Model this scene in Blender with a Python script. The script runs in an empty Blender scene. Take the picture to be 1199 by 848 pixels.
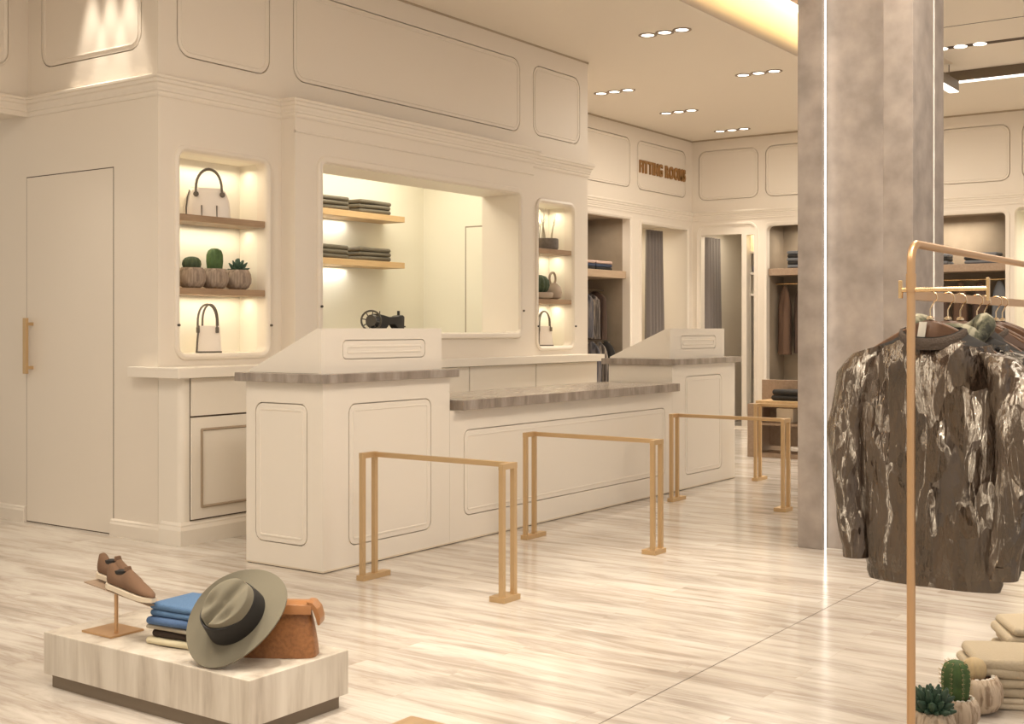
import bpy, bmesh, math, random
from mathutils import Vector, Matrix, noise
random.seed(7)
PI = math.pi
S = bpy.context.scene
COL = S.collection

# ------------------------------------------------------------------ camera
YAW = math.radians(35.21)
cam_d = bpy.data.cameras.new('camera')
cam = bpy.data.objects.new('camera', cam_d); COL.objects.link(cam)
cam.location = (0, 0, 1.45)
cam.rotation_euler = (PI / 2, 0, YAW - PI / 2)
cam_d.sensor_width = 36; cam_d.lens = 1429.0 / 1199 * 36
cam_d.shift_y = -(424 - 385) / 1199
cam_d.clip_start = 0.05; cam_d.clip_end = 100
S.camera = cam

# ------------------------------------------------------------------ world, light, exposure
S.view_settings.view_transform = 'Standard'
S.view_settings.look = 'None'
S.view_settings.gamma = 1.0
S.view_settings.use_curve_mapping = False
S.view_settings.exposure = 0.16
w = bpy.data.worlds.new('world'); S.world = w; w.use_nodes = True
bg = w.node_tree.nodes['Background']
bg.inputs[0].default_value = (1.0, 0.91, 0.80, 1)
bg.inputs[1].default_value = 0.58
# directional tint added to set the wall tones: whiter from -y, warmer from -x
wN, wL = w.node_tree.nodes, w.node_tree.links
wt = wN.new('ShaderNodeTexCoord'); wx = wN.new('ShaderNodeSeparateXYZ'); wL.new(wt.outputs['Generated'], wx.inputs[0])
wd = wN.new('ShaderNodeMath'); wd.operation = 'SUBTRACT'; wL.new(wx.outputs['X'], wd.inputs[0]); wL.new(wx.outputs['Y'], wd.inputs[1])
wr = wN.new('ShaderNodeMapRange'); wr.inputs['From Min'].default_value = -1.0; wr.inputs['From Max'].default_value = 1.0
wL.new(wd.outputs[0], wr.inputs['Value'])
wm = wN.new('ShaderNodeMix'); wm.data_type = 'RGBA'
wm.inputs['A'].default_value = (0.96, 0.82, 0.64, 1); wm.inputs['B'].default_value = (1.11, 1.04, 1.0, 1)
wL.new(wr.outputs['Result'], wm.inputs[0]); wL.new(wm.outputs['Result'], bg.inputs[0])
WARM = (1.0, 0.90, 0.75); SOFT = (1.0, 0.90, 0.76)
CEIL = 4.246

def area(name, loc, sx, sy, energy, color=SOFT, rot=(0, 0, 0)):
    l = bpy.data.lights.new(name, 'AREA'); l.shape = 'RECTANGLE'; l.size = sx; l.size_y = sy
    l.energy = energy; l.color = color
    o = bpy.data.objects.new(name, l); COL.objects.link(o); o.location = loc; o.rotation_euler = rot
    return o
def spot(name, loc, energy, size=60, blend=0.6, color=WARM, radius=0.05, rot=(0, 0, 0)):
    l = bpy.data.lights.new(name, 'SPOT'); l.energy = energy; l.spot_size = math.radians(size)
    l.spot_blend = blend; l.color = color; l.shadow_soft_size = radius
    o = bpy.data.objects.new(name, l); COL.objects.link(o); o.location = loc; o.rotation_euler = rot
    return o
# unseen broad fill lights, added to brighten the shop and glint on the jackets
area('ceiling_fill', (2.2, 1.0, 4.2), 2.0, 1.2, 85)
area('ceiling_fill', (6.5, 1.6, 4.2), 2.0, 1.2, 85)
area('ceiling_fill', (2.2, 5.0, 4.2), 1.6, 1.6, 70)
area('ceiling_fill', (0.6, 2.9, 4.2), 0.5, 1.6, 40)
area('ceiling_fill', (0.8, -0.6, 4.2), 1.6, 0.4, 40)
area('ceiling_fill', (13.6, 5.6, 4.2), 2.0, 2.0, 115)
area('ceiling_fill', (13.0, 1.5, 4.2), 2.0, 2.0, 100)

# ------------------------------------------------------------------ materials
def new_mat(name):
    m = bpy.data.materials.new(name); m.use_nodes = True
    return m, m.node_tree.nodes, m.node_tree.links, m.node_tree.nodes['Principled BSDF']
def plain(name, c, rough=0.6, metal=0.0, bump=0.0, bscale=40, var=0.0, coat=0.0, stretch=(1, 1, 1), spec=0.5):
    m, N, L, b = new_mat(name)
    b.inputs['Base Color'].default_value = (*c, 1); b.inputs['Roughness'].default_value = rough
    b.inputs['Metallic'].default_value = metal; b.inputs['Coat Weight'].default_value = coat
    b.inputs['Specular IOR Level'].default_value = spec
    if bump or var:
        tc = N.new('ShaderNodeTexCoord'); mp = N.new('ShaderNodeMapping'); nz = N.new('ShaderNodeTexNoise')
        mp.inputs['Scale'].default_value = stretch
        nz.inputs['Scale'].default_value = bscale; nz.inputs['Detail'].default_value = 5
        L.new(tc.outputs['Object'], mp.inputs[0]); L.new(mp.outputs[0], nz.inputs['Vector'])
        if bump:
            bp = N.new('ShaderNodeBump'); bp.inputs['Strength'].default_value = bump; bp.inputs['Distance'].default_value = 0.01
            L.new(nz.outputs['Fac'], bp.inputs['Height']); L.new(bp.outputs[0], b.inputs['Normal'])
        if var:
            rp = N.new('ShaderNodeValToRGB')
            rp.color_ramp.elements[0].position = 0.3; rp.color_ramp.elements[1].position = 0.7
            rp.color_ramp.elements[0].color = (*[x * (1 - var) for x in c], 1)
            rp.color_ramp.elements[1].color = (*[min(1, x * (1 + var)) for x in c], 1)
            L.new(nz.outputs['Fac'], rp.inputs[0]); L.new(rp.outputs[0], b.inputs['Base Color'])
    return m
def emit(name, c, s):
    m, N, L, b = new_mat(name)
    b.inputs['Base Color'].default_value = (*c, 1)
    b.inputs['Emission Color'].default_value = (*c, 1); b.inputs['Emission Strength'].default_value = s
    return m
def ramp_mat(name, stops, scale, stretch, rough=0.3, detail=6, dist=0.6, bump=0.0, coat=0.0):
    m, N, L, b = new_mat(name)
    tc = N.new('ShaderNodeTexCoord'); mp = N.new('ShaderNodeMapping'); mp.inputs['Scale'].default_value = stretch
    nz = N.new('ShaderNodeTexNoise'); nz.inputs['Scale'].default_value = scale; nz.inputs['Detail'].default_value = detail
    nz.inputs['Distortion'].default_value = dist; nz.inputs['Roughness'].default_value = 0.6
    rp = N.new('ShaderNodeValToRGB')
    els = rp.color_ramp.elements
    els[0].position, els[0].color = stops[0][0], (*stops[0][1], 1)
    els[1].position, els[1].color = stops[-1][0], (*stops[-1][1], 1)
    for p, c in stops[1:-1]:
        e = els.new(p); e.color = (*c, 1)
    L.new(tc.outputs['Object'], mp.inputs[0]); L.new(mp.outputs[0], nz.inputs['Vector'])
    L.new(nz.outputs['Fac'], rp.inputs[0]); L.new(rp.outputs[0], b.inputs['Base Color'])
    b.inputs['Roughness'].default_value = rough; b.inputs['Coat Weight'].default_value = coat
    if bump:
        bp = N.new('ShaderNodeBump'); bp.inputs['Strength'].default_value = bump; bp.inputs['Distance'].default_value = 0.01
        L.new(nz.outputs['Fac'], bp.inputs['Height']); L.new(bp.outputs[0], b.inputs['Normal'])
    return m
def floor_mat():
    m, N, L, b = new_mat('veined_travertine_planks')
    tc = N.new('ShaderNodeTexCoord')
    sx = N.new('ShaderNodeSeparateXYZ'); L.new(tc.outputs['Object'], sx.inputs[0])
    cb = N.new('ShaderNodeCombineXYZ'); L.new(sx.outputs['Y'], cb.inputs['X']); L.new(sx.outputs['X'], cb.inputs['Y'])
    br = N.new('ShaderNodeTexBrick'); br.offset = 0.37; br.inputs['Scale'].default_value = 1.0
    br.inputs['Brick Width'].default_value = 1.2; br.inputs['Row Height'].default_value = 0.2
    br.inputs['Mortar Size'].default_value = 0.0018; br.inputs['Mortar Smooth'].default_value = 0.1
    br.inputs['Color1'].default_value = (0, 0, 0, 1); br.inputs['Color2'].default_value = (1, 1, 1, 1)
    br.inputs['Mortar'].default_value = (0.5, 0.5, 0.5, 1)
    L.new(cb.outputs[0], br.inputs['Vector'])
    off = N.new('ShaderNodeVectorMath'); off.operation = 'MULTIPLY_ADD'
    off.inputs[1].default_value = (0.0, 0.6, 0.35)
    L.new(br.outputs['Color'], off.inputs[0]); L.new(tc.outputs['Object'], off.inputs[2])
    mp = N.new('ShaderNodeMapping'); mp.inputs['Scale'].default_value = (9.5, 1.2, 1)
    L.new(off.outputs[0], mp.inputs[0])
    nz = N.new('ShaderNodeTexNoise'); nz.inputs['Scale'].default_value = 1.0; nz.inputs['Detail'].default_value = 9
    nz.inputs['Roughness'].default_value = 0.68; nz.inputs['Distortion'].default_value = 0.5
    L.new(mp.outputs[0], nz.inputs['Vector'])
    rp = N.new('ShaderNodeValToRGB'); e = rp.color_ramp.elements
    e[0].position = 0.28; e[0].color = (0.33, 0.28, 0.24, 1)
    e[1].position = 0.72; e[1].color = (0.73, 0.69, 0.635, 1)
    for p, c in ((0.42, (0.475, 0.415, 0.36)), (0.50, (0.585, 0.53, 0.47)), (0.58, (0.665, 0.615, 0.555))):
        k = e.new(p); k.color = (*c, 1)
    L.new(nz.outputs['Fac'], rp.inputs[0])
    # tone per plank
    tone = N.new('ShaderNodeMix'); tone.data_type = 'RGBA'; tone.blend_type = 'MULTIPLY'; tone.inputs[0].default_value = 1
    tr = N.new('ShaderNodeValToRGB'); tr.color_ramp.elements[0].color = (0.90, 0.88, 0.86, 1); tr.color_ramp.elements[1].color = (1.0, 1.0, 1.0, 1)
    L.new(br.outputs['Color'], tr.inputs[0]); L.new(rp.outputs[0], tone.inputs['A']); L.new(tr.outputs[0], tone.inputs['B'])
    gr = N.new('ShaderNodeMix'); gr.data_type = 'RGBA'
    gr.inputs['B'].default_value = (0.50, 0.41, 0.31, 1)
    gm = N.new('ShaderNodeMath'); gm.operation = 'MULTIPLY'; gm.inputs[1].default_value = 0.45
    L.new(br.outputs['Fac'], gm.inputs[0]); L.new(gm.outputs[0], gr.inputs[0]); L.new(tone.outputs['Result'], gr.inputs['A'])
    L.new(gr.outputs['Result'], b.inputs['Base Color'])
    b.inputs['Roughness'].default_value = 0.16
    b.inputs['Specular IOR Level'].default_value = 0.42
    return m
def foil_mat(name, c, rough, metal):
    m, N, L, b = new_mat(name)
    b.inputs['Roughness'].default_value = rough; b.inputs['Metallic'].default_value = metal; b.inputs['IOR'].default_value = 1.9; b.inputs['Specular Tint'].default_value = (1.0, 0.9, 0.76, 1)
    tc = N.new('ShaderNodeTexCoord'); mp = N.new('ShaderNodeMapping'); mp.inputs['Scale'].default_value = (1.5, 1.5, 0.55)
    L.new(tc.outputs['Object'], mp.inputs[0])
    wn = N.new('ShaderNodeTexNoise'); wn.inputs['Scale'].default_value = 8; L.new(mp.outputs[0], wn.inputs['Vector'])
    ws = N.new('ShaderNodeVectorMath'); ws.operation = 'MULTIPLY_ADD'; ws.inputs[1].default_value = (0.09, 0.09, 0.09)
    L.new(wn.outputs['Color'], ws.inputs[0]); L.new(mp.outputs[0], ws.inputs[2])
    geo = N.new('ShaderNodeNewGeometry'); acc = geo.outputs['Normal']
    for sc_, k in ((12, 0.85), (32, 0.5)):
        v = N.new('ShaderNodeTexVoronoi'); v.inputs['Scale'].default_value = sc_; L.new(ws.outputs[0], v.inputs['Vector'])
        sb = N.new('ShaderNodeVectorMath'); sb.operation = 'SUBTRACT'; sb.inputs[1].default_value = (0.5, 0.5, 0.5); L.new(v.outputs['Color'], sb.inputs[0])
        ml = N.new('ShaderNodeVectorMath'); ml.operation = 'MULTIPLY_ADD'; ml.inputs[1].default_value = (k, k, k)
        L.new(sb.outputs[0], ml.inputs[0]); L.new(acc, ml.inputs[2]); acc = ml.outputs[0]
    # long sharp creases running down the cloth, their upper flank turned to the ceiling
    for sc_, k_, wdt in ((1.0, 0.62, 0.022), (1.9, 0.5, 0.016)):
        m2 = N.new('ShaderNodeMapping'); m2.inputs['Scale'].default_value = (6.5 * sc_, 6.5 * sc_, 2.0 * sc_); m2.inputs['Location'].default_value = (sc_, 2 * sc_, 0)
        L.new(ws.outputs[0], m2.inputs[0])
        cn = N.new('ShaderNodeTexNoise'); cn.inputs['Scale'].default_value = 1.0; cn.inputs['Detail'].default_value = 2; L.new(m2.outputs[0], cn.inputs['Vector'])
        cr = N.new('ShaderNodeValToRGB'); e = cr.color_ramp.elements
        e[0].position = 0.5 - wdt; e[0].color = (0, 0, 0, 1); e[1].position = 0.5 + wdt; e[1].color = (0, 0, 0, 1)
        pk = e.new(0.5); pk.color = (1, 1, 1, 1)
        L.new(cn.outputs['Fac'], cr.inputs[0])
        ad = N.new('ShaderNodeVectorMath'); ad.operation = 'MULTIPLY_ADD'; ad.inputs[1].default_value = (-0.12, 0.05, k_)
        L.new(cr.outputs[0], ad.inputs[0]); L.new(acc, ad.inputs[2]); acc = ad.outputs[0]
    nm = N.new('ShaderNodeVectorMath'); nm.operation = 'NORMALIZE'; L.new(acc, nm.inputs[0])
    n = N.new('ShaderNodeTexNoise'); n.inputs['Scale'].default_value = 45; n.inputs['Detail'].default_value = 6; L.new(mp.outputs[0], n.inputs['Vector'])
    bp = N.new('ShaderNodeBump'); bp.inputs['Strength'].default_value = 0.5; bp.inputs['Distance'].default_value = 0.012
    L.new(n.outputs['Fac'], bp.inputs['Height']); L.new(nm.outputs[0], bp.inputs['Normal']); L.new(bp.outputs[0], b.inputs['Normal'])
    n2 = N.new('ShaderNodeTexNoise'); n2.inputs['Scale'].default_value = 9; L.new(mp.outputs[0], n2.inputs['Vector'])
    rp = N.new('ShaderNodeValToRGB')
    rp.color_ramp.elements[0].position = 0.35; rp.color_ramp.elements[0].color = (*[x * 0.8 for x in c], 1)
    rp.color_ramp.elements[1].position = 0.7; rp.color_ramp.elements[1].color = (*[x * 1.15 for x in c], 1)
    L.new(n2.outputs['Fac'], rp.inputs[0]); L.new(rp.outputs[0], b.inputs['Base Color'])
    return m

M = {}
M['wall'] = plain('warm_white_paint', (0.79, 0.715, 0.62), 0.55)
M['counter'] = plain('satin_cream_lacquer', (0.82, 0.755, 0.665), 0.35)
M['trim'] = plain('cream_trim_paint', (0.80, 0.725, 0.63), 0.45)
M['ceiling'] = plain('ceiling_paint', (0.84, 0.765, 0.66), 0.8)
M['niche'] = plain('niche_cream', (0.82, 0.77, 0.67), 0.6)
M['room'] = plain('back_room_paint', (0.84, 0.80, 0.69), 0.7)
M['floor'] = floor_mat()
M['reveal'] = plain('taupe_moulding', (0.36, 0.28, 0.20), 0.6)
M['gap'] = plain('shadow_gap', (0.10, 0.07, 0.05), 0.8)
M['stone'] = ramp_mat('grey_taupe_stone', [(0.3, (0.20, 0.16, 0.13)), (0.5, (0.31, 0.26, 0.22)), (0.7, (0.44, 0.38, 0.325))], 1.0, (9, 9, 2.0), 0.22, 5, 0.5)
M['stone_top'] = M['stone']
M['plinth_stone'] = ramp_mat('striped_travertine', [(0.30, (0.36, 0.30, 0.24)), (0.45, (0.56, 0.495, 0.415)), (0.58, (0.66, 0.60, 0.515)), (0.75, (0.73, 0.675, 0.59))], 1.0, (10, 10, 1.2), 0.35, 6, 0.4)
M['plinth_base'] = plain('shaded_plinth', (0.22, 0.17, 0.12), 0.6)  # dark colour stands in for the shade under the overhanging slab
M['brass'] = plain('brushed_brass', (0.60, 0.42, 0.23), 0.42, 0.65)
M['gold'] = plain('polished_gold', (0.80, 0.56, 0.30), 0.25, 0.9)
M['rack'] = plain('copper_tube', (0.62, 0.39, 0.21), 0.36, 0.75)
M['hook'] = plain('pale_gold_hook', (0.85, 0.68, 0.46), 0.25, 1.0)
M['concrete'] = plain('concrete', (0.335, 0.285, 0.25), 0.8, bump=0.35, bscale=6.0, var=0.2)
M['shelfwood'] = ramp_mat('walnut_shelf', [(0.3, (0.30, 0.19, 0.11)), (0.7, (0.42, 0.28, 0.17))], 3.0, (1.2, 14, 14), 0.5)
M['oak'] = ramp_mat('light_oak', [(0.3, (0.55, 0.36, 0.18)), (0.7, (0.66, 0.46, 0.25))], 3.0, (1.2, 14, 14), 0.5)
M['taupe'] = plain('taupe_plaster', (0.30, 0.24, 0.175), 0.85, bscale=1.6, var=0.25)
M['led'] = emit('led_strip', (1.0, 0.93, 0.82), 5.0)
M['ledwhite'] = emit('led_white', (1.0, 0.95, 0.88), 2.0)
M['lens'] = emit('lamp_lens', (1.0, 0.92, 0.82), 3.5)
M['lamp_frame'] = plain('lamp_frame', (0.30, 0.24, 0.18), 0.5)
M['bronze'] = plain('bronze_profile', (0.16, 0.12, 0.08), 0.5)
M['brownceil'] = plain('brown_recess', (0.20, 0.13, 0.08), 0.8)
M['curtain'] = plain('grey_curtain', (0.23, 0.20, 0.185), 0.9, bump=0.3, bscale=200)
M['letter'] = plain('bronze_letter', (0.36, 0.19, 0.065), 0.5, 0.3)
M['bagcream'] = plain('cream_leather', (0.80, 0.725, 0.65), 0.5, bump=0.12, bscale=120)
M['bagtrim'] = plain('olive_grey_trim', (0.13, 0.105, 0.08), 0.55)
M['pot'] = ramp_mat('ribbed_stone_pot', [(0.35, (0.22, 0.16, 0.12)), (0.65, (0.46, 0.36, 0.28))], 1.0, (45, 45, 3), 0.8, bump=0.4)
M['potlight'] = ramp_mat('carved_beige_pot', [(0.38, (0.30, 0.21, 0.14)), (0.55, (0.60, 0.48, 0.36))], 1.0, (50, 50, 2), 0.8, bump=0.5)
M['cactus'] = plain('cactus_green', (0.065, 0.12, 0.035), 0.7, var=0.3, bscale=30)
M['cactusdark'] = plain('dark_cactus', (0.05, 0.075, 0.035), 0.7, var=0.3, bscale=30)
M['succulent'] = plain('succulent_green', (0.035, 0.075, 0.045), 0.5, var=0.3, bscale=20)
M['spine'] = plain('cactus_spine', (0.55, 0.42, 0.24), 0.7)
M['pebble'] = plain('white_pebble', (0.75, 0.70, 0.62), 0.7)
M['soil'] = plain('soil', (0.14, 0.07, 0.04), 0.95)
M['cloth_grey'] = plain('olive_grey_knit', (0.135, 0.115, 0.085), 0.95, bump=0.3, bscale=150)
M['cloth_navy'] = plain('navy_cloth', (0.05, 0.065, 0.11), 0.95)
M['cloth_pink'] = plain('pale_pink_cloth', (0.60, 0.43, 0.36), 0.95)
M['cloth_black'] = plain('black_cloth', (0.03, 0.027, 0.025), 0.95)
M['cloth_bluegrey'] = plain('blue_grey_cloth', (0.17, 0.175, 0.19), 0.95)
M['cloth_brown'] = plain('brown_coat', (0.115, 0.065, 0.04), 0.9, bump=0.2, bscale=60)
M['cloth_darkbrown'] = plain('dark_brown_coat', (0.075, 0.045, 0.032), 0.9, bump=0.2, bscale=60)
M['cloth_beige'] = plain('beige_fleece', (0.50, 0.42, 0.305), 0.95, bump=0.4, bscale=90)
M['cloth_sand'] = plain('pale_sand_fleece', (0.68, 0.58, 0.44), 0.95, bump=0.4, bscale=90)
M['denim'] = plain('blue_denim', (0.085, 0.165, 0.30), 0.9, bump=0.3, bscale=260, var=0.18)
M['denim_dark'] = plain('indigo_denim', (0.075, 0.135, 0.265), 0.9, bump=0.3, bscale=260, var=0.15)
M['cloth_cream'] = plain('cream_cloth', (0.66, 0.58, 0.40), 0.95)
M['cloth_taupe'] = plain('taupe_cloth', (0.36, 0.31, 0.24), 0.95)
M['cloth_espresso'] = plain('espresso_cloth', (0.035, 0.02, 0.013), 0.95, bump=0.3, bscale=150)
M['felt'] = plain('olive_felt', (0.20, 0.178, 0.128), 0.9, bump=0.1, bscale=300)
M['band'] = plain('black_ribbon', (0.016, 0.014, 0.013), 0.7)
M['feather'] = plain('tan_feather', (0.45, 0.20, 0.07), 0.7)
M['tan'] = plain('tan_leather', (0.30, 0.125, 0.042), 0.42, bump=0.3, bscale=70, var=0.22)
M['tanlight'] = plain('light_tan_leather', (0.34, 0.148, 0.052), 0.36, bump=0.15, bscale=60)
M['suede'] = plain('brown_suede', (0.185, 0.105, 0.062), 0.95, bump=0.2, bscale=300)
M['sole'] = plain('cream_sole', (0.72, 0.62, 0.48), 0.7)
M['black'] = plain('black_enamel', (0.012, 0.010, 0.009), 0.3)
M['steel'] = plain('dark_steel', (0.10, 0.09, 0.075), 0.4, 0.8)
M['foil'] = foil_mat('bronze_crackled_leather', (0.054, 0.035, 0.024), 0.13, 0.0)
M['foilblack'] = foil_mat('black_crackled_leather', (0.025, 0.023, 0.022), 0.2, 0.0)
M['knit'] = plain('dark_brown_rib', (0.07, 0.05, 0.037), 0.9, bump=0.5, bscale=120)
M['camo'] = ramp_mat('camo_cotton', [(0.40, (0.03, 0.03, 0.022)), (0.5, (0.13, 0.125, 0.08)), (0.6, (0.36, 0.33, 0.24))], 14, (1, 1, 1), 0.9)
M['lining'] = plain('dark_lining', (0.022, 0.019, 0.017), 0.8)
M['tagw'] = plain('paper_tag', (0.72, 0.67, 0.58), 0.7)
M['hangerwood'] = ramp_mat('dark_walnut_hanger', [(0.3, (0.10, 0.05, 0.028)), (0.7, (0.155, 0.082, 0.047))], 4, (14, 2, 14), 0.35)
M['alcovewood'] = ramp_mat('pale_brown_shelf', [(0.3, (0.42, 0.30, 0.20)), (0.7, (0.50, 0.37, 0.255))], 3, (1.2, 12, 12), 0.5)
M['blockwood'] = ramp_mat('tan_block_wood', [(0.3, (0.40, 0.26, 0.145)), (0.7, (0.48, 0.33, 0.19))], 3, (1, 12, 12), 0.5)
M['tablewood'] = ramp_mat('brown_table_wood', [(0.3, (0.32, 0.225, 0.155)), (0.7, (0.41, 0.295, 0.21))], 3, (1, 12, 12), 0.4)
M['glaze'] = plain('beige_ceramic', (0.40, 0.31, 0.23), 0.5)
M['greypot'] = plain('grey_stone_pot', (0.15, 0.125, 0.105), 0.8, var=0.25, bscale=20)
M['twig'] = plain('pale_twig', (0.42, 0.36, 0.27), 0.8)
M['plaid'] = ramp_mat('patterned_flannel', [(0.40, (0.05, 0.042, 0.037)), (0.5, (0.16, 0.135, 0.12)), (0.62, (0.42, 0.35, 0.28))], 1.0, (25, 25, 3), 0.95)
M['plaidblue'] = ramp_mat('blue_grey_flannel', [(0.40, (0.04, 0.038, 0.042)), (0.5, (0.12, 0.115, 0.13)), (0.65, (0.26, 0.22, 0.19))], 1.0, (20, 20, 2), 0.95)

# ------------------------------------------------------------------ mesh helpers
class MB:
    def __init__(s): s.bm = bmesh.new()
    def box(s, x0, x1, y0, y1, z0, z1, bev=0.0, seg=2):
        b = bmesh.new()
        vs = [b.verts.new(p) for p in ((x0, y0, z0), (x1, y0, z0), (x1, y1, z0), (x0, y1, z0), (x0, y0, z1), (x1, y0, z1), (x1, y1, z1), (x0, y1, z1))]
        for f in ((3, 2, 1, 0), (4, 5, 6, 7), (0, 1, 5, 4), (1, 2, 6, 5), (2, 3, 7, 6), (3, 0, 4, 7)):
            b.faces.new([vs[i] for i in f])
        if bev: bmesh.ops.bevel(b, geom=b.edges[:], offset=bev, segments=seg, profile=0.6, affect='EDGES')
        s.merge(b); return s
    def merge(s, b, mat=None):
        if mat is not None: bmesh.ops.transform(b, matrix=mat, verts=b.verts)
        me = bpy.data.meshes.new('tmp'); b.to_mesh(me); b.free()
        s.bm.from_mesh(me); bpy.data.meshes.remove(me)
    def rings(s, rings, closed=True, cap0=True, cap1=True, loop=False):
        R = [[s.bm.verts.new(p) for p in r] for r in rings]
        n = len(R[0])
        pairs = list(zip(R[:-1], R[1:]))
        if loop: pairs.append((R[-1], R[0]))
        for a, b in pairs:
            for i in range(n if closed else n - 1):
                j = (i + 1) % n
                s.bm.faces.new((a[i], a[j], b[j], b[i]))
        if not loop and closed:
            if cap0: s.bm.faces.new(R[0][::-1])
            if cap1: s.bm.faces.new(R[-1])
        return s
    def tube(s, pts, r, n=8, loop=False, cap=True):
        pts = [Vector(p) for p in pts]
        rad = r if isinstance(r, (list, tuple)) else [r] * len(pts)
        up = None; rings = []
        m = len(pts)
        for i, p in enumerate(pts):
            if loop: t = pts[(i + 1) % m] - pts[i - 1]
            else: t = pts[min(i + 1, m - 1)] - pts[max(i - 1, 0)]
            t.normalize()
            if up is None:
                up = Vector((0, 0, 1)) if abs(t.z) < 0.9 else Vector((1, 0, 0))
            u = (up - t * up.dot(t)).normalized(); v = t.cross(u); up = u
            rings.append([p + (u * math.cos(2 * PI * k / n) + v * math.sin(2 * PI * k / n)) * rad[i] for k in range(n)])
        return s.rings(rings, True, cap, cap, loop)
    def cyl(s, a, b, r, n=16, r2=None): return s.tube([a, b], [r, r if r2 is None else r2], n)
    def lathe(s, prof, c=(0, 0, 0), n=24, ex=1.0, ey=1.0, cap=True):
        return s.rings([[(c[0] + r * ex * math.cos(2 * PI * k / n), c[1] + r * ey * math.sin(2 * PI * k / n), c[2] + z) for k in range(n)] for r, z in prof], True, cap, cap)
    def prism(s, poly, f, h0, h1, bev=0.0):
        b = bmesh.new()
        n = len(poly)
        A = [b.verts.new(f(u, v, h0)) for u, v in poly]; B = [b.verts.new(f(u, v, h1)) for u, v in poly]
        b.faces.new(A[::-1]); b.faces.new(B)
        for i in range(n): b.faces.new((A[i], A[(i + 1) % n], B[(i + 1) % n], B[i]))
        if bev: bmesh.ops.bevel(b, geom=b.edges[:], offset=bev, segments=2, profile=0.6, affect='EDGES')
        s.merge(b); return s
    def warp(s, fn):
        for v in s.bm.verts: v.co = Vector(fn(v.co.copy()))
        return s
    def xf(s, mat): bmesh.ops.transform(s.bm, matrix=mat, verts=s.bm.verts); return s
    def build(s, name, mat, parent=None, smooth=False, ang=35, origin=None):
        bm = s.bm
        bmesh.ops.recalc_face_normals(bm, faces=bm.faces[:])
        if smooth:
            for f in bm.faces: f.smooth = True
            for e in bm.edges:
                if len(e.link_faces) == 2 and e.calc_face_angle(0) > math.radians(ang): e.smooth = False
        if origin is not None: bmesh.ops.translate(bm, vec=-Vector(origin), verts=bm.verts)
        me = bpy.data.meshes.new(name); bm.to_mesh(me); bm.free()
        o = bpy.data.objects.new(name, me); COL.objects.link(o)
        if origin is not None: o.location = origin
        me.materials.append(mat)
        if parent is not None: o.parent = parent
        return o

def tag(o, label, cat, group=None, kind=None):
    o['label'] = label; o['category'] = cat
    if group: o['group'] = group
    if kind: o['kind'] = kind
    return o
def thing(name, label, cat, loc=(0, 0, 0), rz=0.0, group=None):
    o = bpy.data.objects.new(name, None); COL.objects.link(o); o.empty_display_size = 0.1
    o.location = loc; o.rotation_euler = (0, 0, rz)
    return tag(o, label, cat, group)
def struct(o): o['kind'] = 'structure'; return o
def dup(root, loc=None, rz=None, label=None, group=None):
    r = root.copy(); COL.objects.link(r)
    if loc is not None: r.location = loc
    if rz is not None: r.rotation_euler = (0, 0, rz)
    if label: r['label'] = label
    if group: r['group'] = group
    for ch in list(root.children):
        c = ch.copy(); COL.objects.link(c); c.parent = r
        for g in list(ch.children):
            d = g.copy(); COL.objects.link(d); d.parent = c
    return r

def rrect(u0, v0, u1, v1, r, n=6):
    r = max(min(r, (u1 - u0) / 2, (v1 - v0) / 2), 1e-4); P = []
    for cx, cy, a0 in ((u1 - r, v0 + r, -PI / 2), (u1 - r, v1 - r, 0), (u0 + r, v1 - r, PI / 2), (u0 + r, v0 + r, PI)):
        for k in range(n + 1):
            a = a0 + PI / 2 * k / n; P.append((cx + r * math.cos(a), cy + r * math.sin(a)))
    return P
def fy(y0): return lambda u, v, h: (u, y0 - h, v)      # wall facing -Y, u = X
def fx(x0): return lambda u, v, h: (x0 - h, u, v)      # wall facing -X, u = Y
def plate(name, outer, holes, f, t, mat, parent=None):
    """flat slab with (rounded) holes cut through; front face at h = 0, thickness t behind it"""
    cu = bpy.data.curves.new('tmp', 'CURVE'); cu.dimensions = '2D'; cu.fill_mode = 'BOTH'; cu.extrude = t / 2
    for loop in [outer] + holes:
        sp = cu.splines.new('POLY'); sp.points.add(len(loop) - 1); sp.use_cyclic_u = True
        for p, (u, v) in zip(sp.points, loop): p.co = (u, v, 0, 1)
    to = bpy.data.objects.new('tmp', cu); COL.objects.link(to)
    me = bpy.data.meshes.new_from_object(to); bpy.data.objects.remove(to); bpy.data.curves.remove(cu)
    mb = MB(); mb.bm.from_mesh(me); bpy.data.meshes.remove(me)
    bmesh.ops.remove_doubles(mb.bm, verts=mb.bm.verts, dist=1e-5)
    for fc in mb.bm.faces: fc.smooth = False
    mb.warp(lambda c: f(c.x, c.y, c.z - t / 2))
    return mb.build(name, mat, parent)
PROF = [(0, -0.002), (0.001, 0.009), (0.006, 0.014), (0.015, 0.014), (0.0165, 0.001), (0.0245, 0.001), (0.026, 0.014), (0.035, 0.012), (0.043, 0.004), (0.046, -0.002)]
def frame(u0, v0, u1, v1, r, f, prof=PROF, mb=None, n=6, k=1.0):
    mb = mb or MB()
    rings = []
    for ins, h in prof:
        i = ins * k
        rings.append([f(u, v, h * k) for u, v in rrect(u0 + i, v0 + i, u1 - i, v1 - i, max(r - i, 0.012), n)])
    mb.rings(rings, True, False, False)
    return mb
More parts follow.
